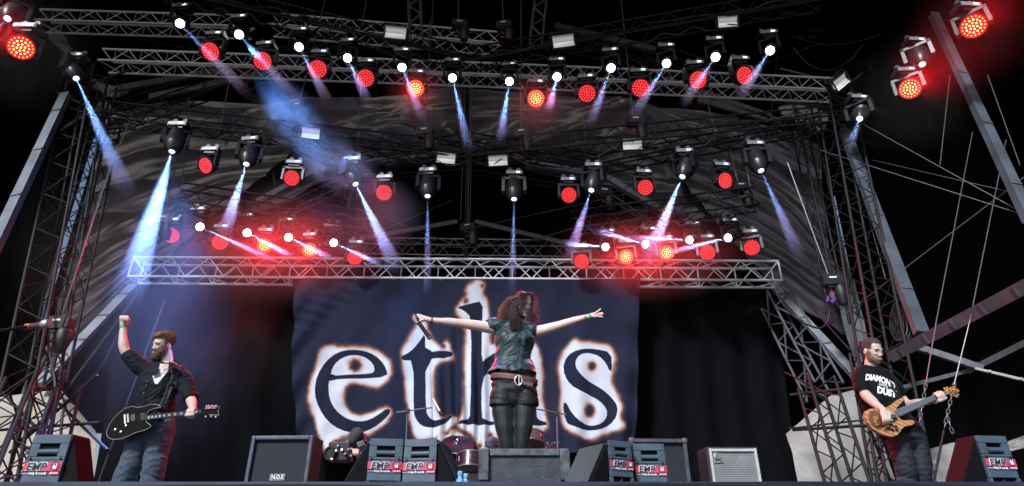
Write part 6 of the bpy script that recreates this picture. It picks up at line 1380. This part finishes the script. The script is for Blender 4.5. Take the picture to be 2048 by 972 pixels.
for x in (255,272,291,312,336,362,392,425,462,502):
    yc = (603+(571-603)*(x-240)/288+627+(590-627)*(x-236)/292)/2; qbox(gt, 'inlay', x-5,yc+.6,x+5,yc-.6,.019,.0115,.002, mat('pearl_inlay', (.6,.65,.72), .3, 0, .1))
for k in range(6):
    f = (k+.5)/6; a_ = gl(133, 603+f*40, .020); c_ = gl(530, 572+f*17, .016); bar('string', a_, c_, .0007, M_CHROME, gt, 4)
for k in range(6):
    f = k/5; MB().lathe([(.006,-.004),(.006,.010),(.003,.014)], 10, Matrix.Translation(gl(558+f*46, 568+(k%2)*0-1.5*f, .01)) @ Matrix.Rotation(R(90),4,'X')).build('tuning_post', M_CHROME, gt, R(40))
    p_ = gl(556+f*50, (552 if k % 2 else 556) if k < 9 else 606, .0); MB().box(p_, (.010,.008,.016)).build('tuning_peg', M_CHROME, gt, None, .003)
for x, y in ((552,608),(580,607),(604,610)): MB().box(gl(x,y,0), (.012,.008,.014)).build('tuning_peg', M_WHITE, gt, None, .004)
MB().tube([gl(x,y,.006) for x, y in ((545,567),(566,561),(625,557),(616,579),(621,601),(570,600))], .0018, 4).build('headstock_binding', mat('pale_binding', (.5,.55,.6), .4), gt)
drape_strip('strap', [g_(352,732,-.05), g_(347,750,-.10), g_(336,780,-.13), g_(324,808,-.14), g_(318,818,-.15)], .070, sbv, mat('black_strap_web', (.010,.014,.022), .6, 0, .3, 30, .4, 200), gt, .012, thick=.004)
# ------------------------------------------------------------------ THE BASS PLAYER
YB_ = 5.7
ba = empty('person', (P(1770,800,YB_).x, YB_, 0), 'bass player with short hair and stubble in a black printed T-shirt leaning back', 'person')
q_ = lambda px, py, dy=0: J(px, py, YB_+dy)
b = Body(); Rb = basis(R(14), R(20), R(2)); hcb = q_(1746,703,-.03); L = head(b, hcb, Rb, .95)
b.limb([(q_(1742,742,.05), .064), (q_(1742,729,.03), .056), (q_(1744,712,.01), .054)], 14)
b.limb([(q_(1747,752,.03), .16,.09), (q_(1756,780,.0), .155,.105), (q_(1772,815,-.02), .145,.105), (q_(1790,845,.0), .145,.105), (q_(1808,868,.02), .15,.105)], 20, side=(1,0,-.1))
b.limb([(q_(1721,753,.02), .062), (q_(1726,773,-.03), .052), (q_(1731,789,-.07), .047), (q_(1744,802,-.16), .044), (q_(1757,813,-.22), .033), (q_(1766,819,-.26), .026)], 14)
b.limb([(q_(1775,760,.05), .055), (q_(1797,790,.10), .048), (q_(1815,808,.06), .043), (q_(1835,806,-.06), .036), (q_(1858,803,-.17), .026)], 14)
# plucking hand
W = q_(1766,819,-.26)
b.limb([(W, .027,.02), (q_(1769,827,-.285), .036,.018), (q_(1772,834,-.295), .040,.018)], 12, side=(1,0,.3))
for i in range(4):
    x = 1765.5+i*4.6; y = 833-i*.9; b.limb([(q_(x,y,-.300), .0105), (q_(x+.6,y+7,-.318), .0098), (q_(x+1,y+13,-.305), .009), (q_(x+1.2,y+17,-.285), .008)], 8)
b.limb([(q_(1776,824,-.29), .012), (q_(1782,827,-.30), .0105), (q_(1787,829,-.295), .009)], 8)
bp0, bp1 = q_(1793,826,-.28), q_(1899,783,-.30); bax = (bp1-bp0).normalized(); fpb = bp0+(bp1-bp0)*.79
hand_grip(b, fpb, -bax, Vector((.25,-.2,-.8)), 1.0, .024, 1, .0092)
b.limb([(q_(1858,803,-.17), .026,.02), (fpb+Vector((-.005,.03,-.035)), .030,.022)], 12)
for a0, a1, a2, a3 in (((1797,880),(1808,915),(1818,950),(1825,1050)), ((1828,872),(1838,910),(1846,950),(1850,1050))):
    b.limb([(q_(*a0,0), .08), (q_(*a1,-.02), .07), (q_(*a2,-.02), .055), (q_(*a3,0), .045)], 14)
b.melt('body', SK3, ba, .0045, 4)
face(ba, L, Rb, 1.0, M_LIPM, brow=mat('brow_brown', (.1,.05,.03), .7))
M_BT = mat('black_tshirt', (.003,.004,.007), .8, 0, .2, 12, .3, 130, spec=.15, sheen=.03)
b = Body()
b.limb([(q_(1741,737,.04), .085,.07), (q_(1743,744,.03), .15,.095), (q_(1747,757,.02), .185,.11), (q_(1754,780,.0), .178,.128), (q_(1769,812,-.02), .168,.125), (q_(1784,838,-.0), .160,.125), (q_(1797,858,.01), .160,.125)], 24, side=(1,0,-.1))
b.limb([(q_(1727,749,.02), .078), (q_(1722,758,.01), .076), (q_(1725,774,-.03), .070), (q_(1726,780,-.045), .070)], 16)
b.limb([(q_(1770,757,.03), .072), (q_(1784,770,.07), .068), (q_(1796,784,.09), .062)], 16)
def tshirt(w, n):
    x = w.x-ba.location.x; z = w.z
    return .008*ridged(x*3.5+z*4, z*7-x*5, 32)*(1.5 if z < q_(1760,800).z else .25)+.003*ridged(x*10+z*3, z*18+x*12, 36)
nb_ = q_(1741,730,.0)
tee = b.melt('tshirt', M_BT, ba, .006, 3, tshirt, .003, cutfn=lambda w: (w-nb_).length < .068 or (w-q_(1729,789,-.07)).length < .060)
tbv = bvh_of(tee)
# the print follows the chest
def shirt_print(body_, size, c, rot, arc=0, sx=1.0, off_=.004, sp=1.0):
    cu = bpy.data.curves.new('print', 'FONT'); cu.body = body_; cu.size = size; cu.align_x = 'CENTER'; cu.align_y = 'CENTER'; cu.offset = off_; cu.space_character = sp; cu.resolution_u = 4
    t = bpy.data.objects.new('print', cu); col.objects.link(t); dg_ = bpy.context.evaluated_depsgraph_get(); me = bpy.data.meshes.new_from_object(t.evaluated_get(dg_)); bpy.data.objects.remove(t)
    bm = bmesh.new(); bm.from_mesh(me); bmesh.ops.triangulate(bm, faces=bm.faces); bmesh.ops.subdivide_edges(bm, edges=[e for e in bm.edges if e.calc_length() > .012], cuts=2)
    for v in bm.verts:
        x, y = v.co.x*sx, v.co.y; y += -arc*x*x; a_ = rot; X_ = x*math.cos(a_)-y*math.sin(a_); Z_ = x*math.sin(a_)+y*math.cos(a_)
        p = Vector((c.x+X_, c.y, c.z+Z_)); h = on_surface(tbv, p, (p-CAM).normalized(), .012); v.co = (h if h is not None else p+Vector((0,.03,0)))-off(ba)
    bm.to_mesh(me); bm.free(); me.materials.clear(); me.name = 'shirt_print'; return linkmesh('shirt_print', me, ba, M_WHITE)
shirt_print('DIAMOND', .078, q_(1761,759,-.05), R(-20), 1.6, .70, .0045); shirt_print('DUST', .082, q_(1773.5,784.5,-.05), R(-16), 0, .80, .0055)
# knuckle emblem between the words
g = MB()
for k in range(4): 
    c = q_(1760+k*4.0, 768.5+k*1.0, -.05); pts = []
    for a_ in range(13): p = c+Vector((.008*math.cos(a_*math.pi/6), 0, .009*math.sin(a_*math.pi/6))); h = on_surface(tbv, p, (p-CAM).normalized(), .008); pts.append(h or p)
    g.tube(pts, .0024, 5, False)
pts = [q_(1758,772,-.05), q_(1761,775.5,-.05), q_(1768,777.5,-.05), q_(1774,775.5,-.05), q_(1775,773,-.05)]; pts = [on_surface(tbv, p, (p-CAM).normalized(), .006) or p for p in pts]; g.tube(pts, .003, 5, False)
g.build('knuckle_emblem', M_WHITE, ba)
M_BH = mat('cropped_brown_hair', (.070,.045,.038), .6, 0, .5, 80, .8, 200); M_STUB = mat('stubble', (.17,.105,.085), .7, 0, .5, 120, .8, 300)
b = Body(); b.ball(L(0,.016,.045), (.073,.090,.080), Rb)
b.melt('hair', M_BH, ba, .0045, 1, lambda w, n: .002*ridged(w.x*90, w.z*90, 3), cutfn=lambda w: ((Rb.transposed() @ (w-hcb)).y < -.040 and (Rb.transposed() @ (w-hcb)).z < .078) or ((Rb.transposed() @ (w-hcb)).z < .018 and (Rb.transposed() @ (w-hcb)).y < .015))
tufts('hair_tufts', hcb, Rb, M_BH, ba, 500, lambda p: .078 if p.y < -.03 else (.03 if p.y < .03 else -.01), 0, (.071,.088,.079), .010, .043, 3)
b = Body(); b.ball(L(0,-.040,-.078), (.0585,.052,.036), Rb); b.ball(L(0,-.062,-.098), (.034,.027,.024), Rb); b.ball(L(-.050,-.014,-.042), (.019,.030,.055), Rb); b.ball(L(.050,-.014,-.042), (.019,.030,.055), Rb); b.ball(L(.040,-.043,-.068), (.025,.028,.026), Rb); b.ball(L(-.040,-.043,-.068), (.025,.028,.026), Rb); b.ball(L(0,-.082,-.050), (.026,.016,.006), Rb)
b.melt('stubble_beard', M_STUB, ba, .0035, 2, lambda w, n: .0015*nz(w.x*200, w.z*200))
MB().tube([P(1779,766,YB_-.10), P(1784,776,YB_-.13), P(1793,795,YB_-.12), P(1797,803,YB_-.10)], .02, 8).build('bass_strap', mat('black_strap_web', (.01,.014,.022)), ba)
M_BJ = mat('dark_jeans', (.009,.014,.024), .75, 0, .35, 9, .4, 160)
b = Body()
b.limb([(q_(1795,852,.02), .158,.12), (q_(1806,868,.02), .165,.125), (q_(1812,880,.01), .16,.12)], 22, side=(1,0,-.1))
b.limb([(q_(1796,872,0), .088,.11), (q_(1803,905,-.03), .088,.095), (q_(1812,940,-.04), .075,.08), (q_(1815,965,-.02), .070,.075), (q_(1822,1055,.02), .06,.065)], 18, side=(1,0,0))
b.limb([(q_(1826,870,.03), .086,.11), (q_(1834,900,0), .078,.09), (q_(1842,935,-.02), .068,.075), (q_(1846,965,-.0), .062,.07), (q_(1852,1055,.02), .055,.06)], 18, side=(1,0,0))
b.melt('jeans', M_BJ, ba, .0062, 3, lambda w, n: .008*ridged((w.x)*5-w.z*3, w.z*12+w.x*4, 42)+.005*ridged(w.x*12, w.z*24, 43))
for x in (1822, 1851):
    p_ = q_(x,1058); bb = Body(); bb.limb([(Vector((p_.x, YB_+.04, .05)), .05,.05), (Vector((p_.x, YB_-.06, .045)), .05,.045), (Vector((p_.x+.02, YB_-.2, .04)), .04,.035)], 12); bb.melt('boot', M_BLACK, ba, .008, 2)
def Z8(l): return [(1680+x/2.927, 640+y/2.927) for x, y in l]
bpl = lambda px: YB_-.245-.0005*(px-1780)
M_WOOD = mat('honey_wood', (.42,.20,.075), .3, 0, .25, 5, coat=.5); wd = M_WOOD.node_tree
wv = wd.nodes.new('ShaderNodeTexWave'); wv.inputs['Scale'].default_value = 9; wv.inputs['Distortion'].default_value = 4; wv.inputs['Detail'].default_value = 3; tcx = wd.nodes.new('ShaderNodeTexCoord'); mpx = wd.nodes.new('ShaderNodeMapping'); mpx.inputs['Rotation'].default_value = (0, R(60), 0)
wd.links.new(tcx.outputs['Object'], mpx.inputs[0]); wd.links.new(mpx.outputs[0], wv.inputs[0]); rp = wd.nodes.new('ShaderNodeValToRGB'); rp.color_ramp.elements[0].color = (.30,.125,.04,1); rp.color_ramp.elements[1].color = (.52,.27,.11,1)
wd.links.new(wv.outputs[1], rp.inputs[0]); wd.links.new(rp.outputs[0], wd.nodes['Principled BSDF'].inputs['Base Color'])
bo = Z8([(150,548),(158,528),(185,516),(225,521),(270,514),(308,492),(340,466),(364,454),(379,461),(370,477),(346,500),(328,522),(345,572),(372,590),(410,583),(436,590),(441,605),(420,617),(385,622),(365,636),(350,662),(330,679),(300,684),(250,673),(208,649),(170,612),(153,578)])
bs_, bslab = instrument('bass_guitar', 'honey coloured wooden bass guitar with gold hardware', bo, bpl, M_WOOD, Z8([(318,533),(616,411),(640,434),(352,566)]), Z8([(612,408),(622,398),(655,402),(690,399),(703,420),(690,432),(665,430),(640,436)]), mat('grey_fingerboard', (.10,.11,.13), .35, 0, .2, 30), M_WOOD, .05)
wl_ = lambda x, y, dz=0: P(1680+x/2.927, 640+y/2.927, bpl(1680+x/2.927)-dz)
bslab('top_inlay', Z8([(165,560),(175,535),(205,528),(235,545),(240,580),(250,620),(235,650),(200,630),(172,595)]), mat('walnut', (.14,.05,.025), .3, 0, .3, 9, coat=.5), .004, .003, .001)
qbox(bs_, 'pickup', 300,556,322,588,.055,.008,.012, M_BLACK, wl_); qbox(bs_, 'pickup', 236,590,254,620,.05,.008,.012, M_BLACK, wl_); qbox(bs_, 'pickup_bar', 288,560,306,590,.012,.012,.012, mat('cream', (.7,.68,.6), .4), wl_)
for k in range(6): qbox(bs_, 'saddle', 190+k*3.2,572+k*9.5,225+k*3.2,560+k*9.5,.011,.014,.012, M_GOLD, wl_)
qbox(bs_, 'bridge', 196,566,222,622,.028,.010,.010, M_GOLD, wl_)
for x, y in ((283,636),(297,612),(322,624),(306,645),(330,642),(262,628)): MB().lathe([(.012,0),(.011,.016),(.006,.018)], 12, Matrix.Translation(wl_(x,y,0)) @ Matrix.Rotation(R(90),4,'X')).build('knob', M_BLACK if x > 270 else M_GOLD, bs_, R(40))
for k in range(6): 
    f = (k+.5)/6; bar('string', wl_(205+f*20, 566+f*46, .022), wl_(618+f*18, 414+f*18, .018), .0016, M_CHROME, bs_, 5)
for k in range(20):
    f = 1-(1-2**(-(k+1)/12))/.72; f = max(0, min(1, f)); bar('fret', wl_(320+f*296, 532-f*121, .012), wl_(352+f*287, 564-f*130, .012), .0013, M_CHROME, bs_, 6)
for k, (x, y) in enumerate([(628,396),(650,398),(672,394),(612,402),(652,440),(672,442),(692,438),(684,450)]): MB().box(wl_(x,y,.0), (.022,.012,.018), Matrix.Rotation(.5*k,3,'Y')).build('tuning_peg', M_GOLD, bs_, None, .005)
for k, (x, y) in enumerate([(636,412),(655,412),(674,410),(650,425),(670,424),(688,422)]): MB().lathe([(.007,0),(.007,.012),(.004,.016)], 10, Matrix.Translation(wl_(x,y,.004)) @ Matrix.Rotation(R(90),4,'X')).build('tuning_post', M_GOLD, bs_, R(40))
ring('wristband', q_(1850,803.5,-.13), q_(1858,803,-.17)-q_(1835,806,-.06), .030, .02, M_GREENB, ba)
# ------------------------------------------------------------------ DRUMMER'S CAP, CAMERA OPERATOR
dm = empty('person', P(985,905,7.9), 'drummer in a dark cap, only the top of the head showing behind the flight case', 'person')
b = Body(); c = P(985,897,7.9); b.ball(c, (.085,.10,.11)); b.limb([(c+Vector((0,.02,-.12)), .06), (c+Vector((0,.05,-.30)), .20,.12), (c+Vector((0,.05,-.55)), .18,.12)], 16, side=(1,0,0)); b.melt('body', SK3, dm, .01, 3)
b = Body(); b.ball(c+Vector((0,0,.045)), (.094,.11,.095)); b.melt('cap', mat('dark_cap', (.02,.018,.022), .8, 0, .3, 30), dm, .006, 2, cutfn=lambda w: w.z < c.z+.01)
b = Body(); b.limb([(c+Vector((-.07,-.09,.025)), .02,.012), (c+Vector((0,-.14,.012)), .05,.012), (c+Vector((.07,-.09,.025)), .02,.012)], 12); b.melt('cap_brim', mat('dark_cap', (0,0,0)), dm, .005, 2)
co_ = empty('person', P(725,930,6.3), 'camera operator hidden behind the monitor, one hand on the video camera', 'person')
b = Body(); p_ = P(712,902,6.02); b.limb([(P(775,985,6.5), .09), (P(745,945,6.35), .055), (P(722,915,6.15), .035), (P(716,907,6.06), .028)], 14); b.limb([(P(716,907,6.06), .026,.02), (P(712,904,6.02), .038,.02)], 12)
for i in range(4): b.limb([(P(707.5+i*3.0,903,6.00), .010), (P(706.5+i*3.1,899,5.97), .0098), (P(706.5+i*3.1,905,5.94), .009), (P(707.5+i*3,910,5.95), .008)], 8)
b.limb([(P(708,900,6.02), .012), (P(702,897,6.0), .010)], 8)
b.melt('hand_and_arm', SK2, co_, .005, 3)
b = Body(); b.limb([(P(790,1010,6.6), .2,.15), (P(775,975,6.55), .17,.13), (P(752,950,6.42), .075), (P(735,930,6.28), .055)], 14); b.melt('dark_jacket', M_BLACK, co_, .01, 3)
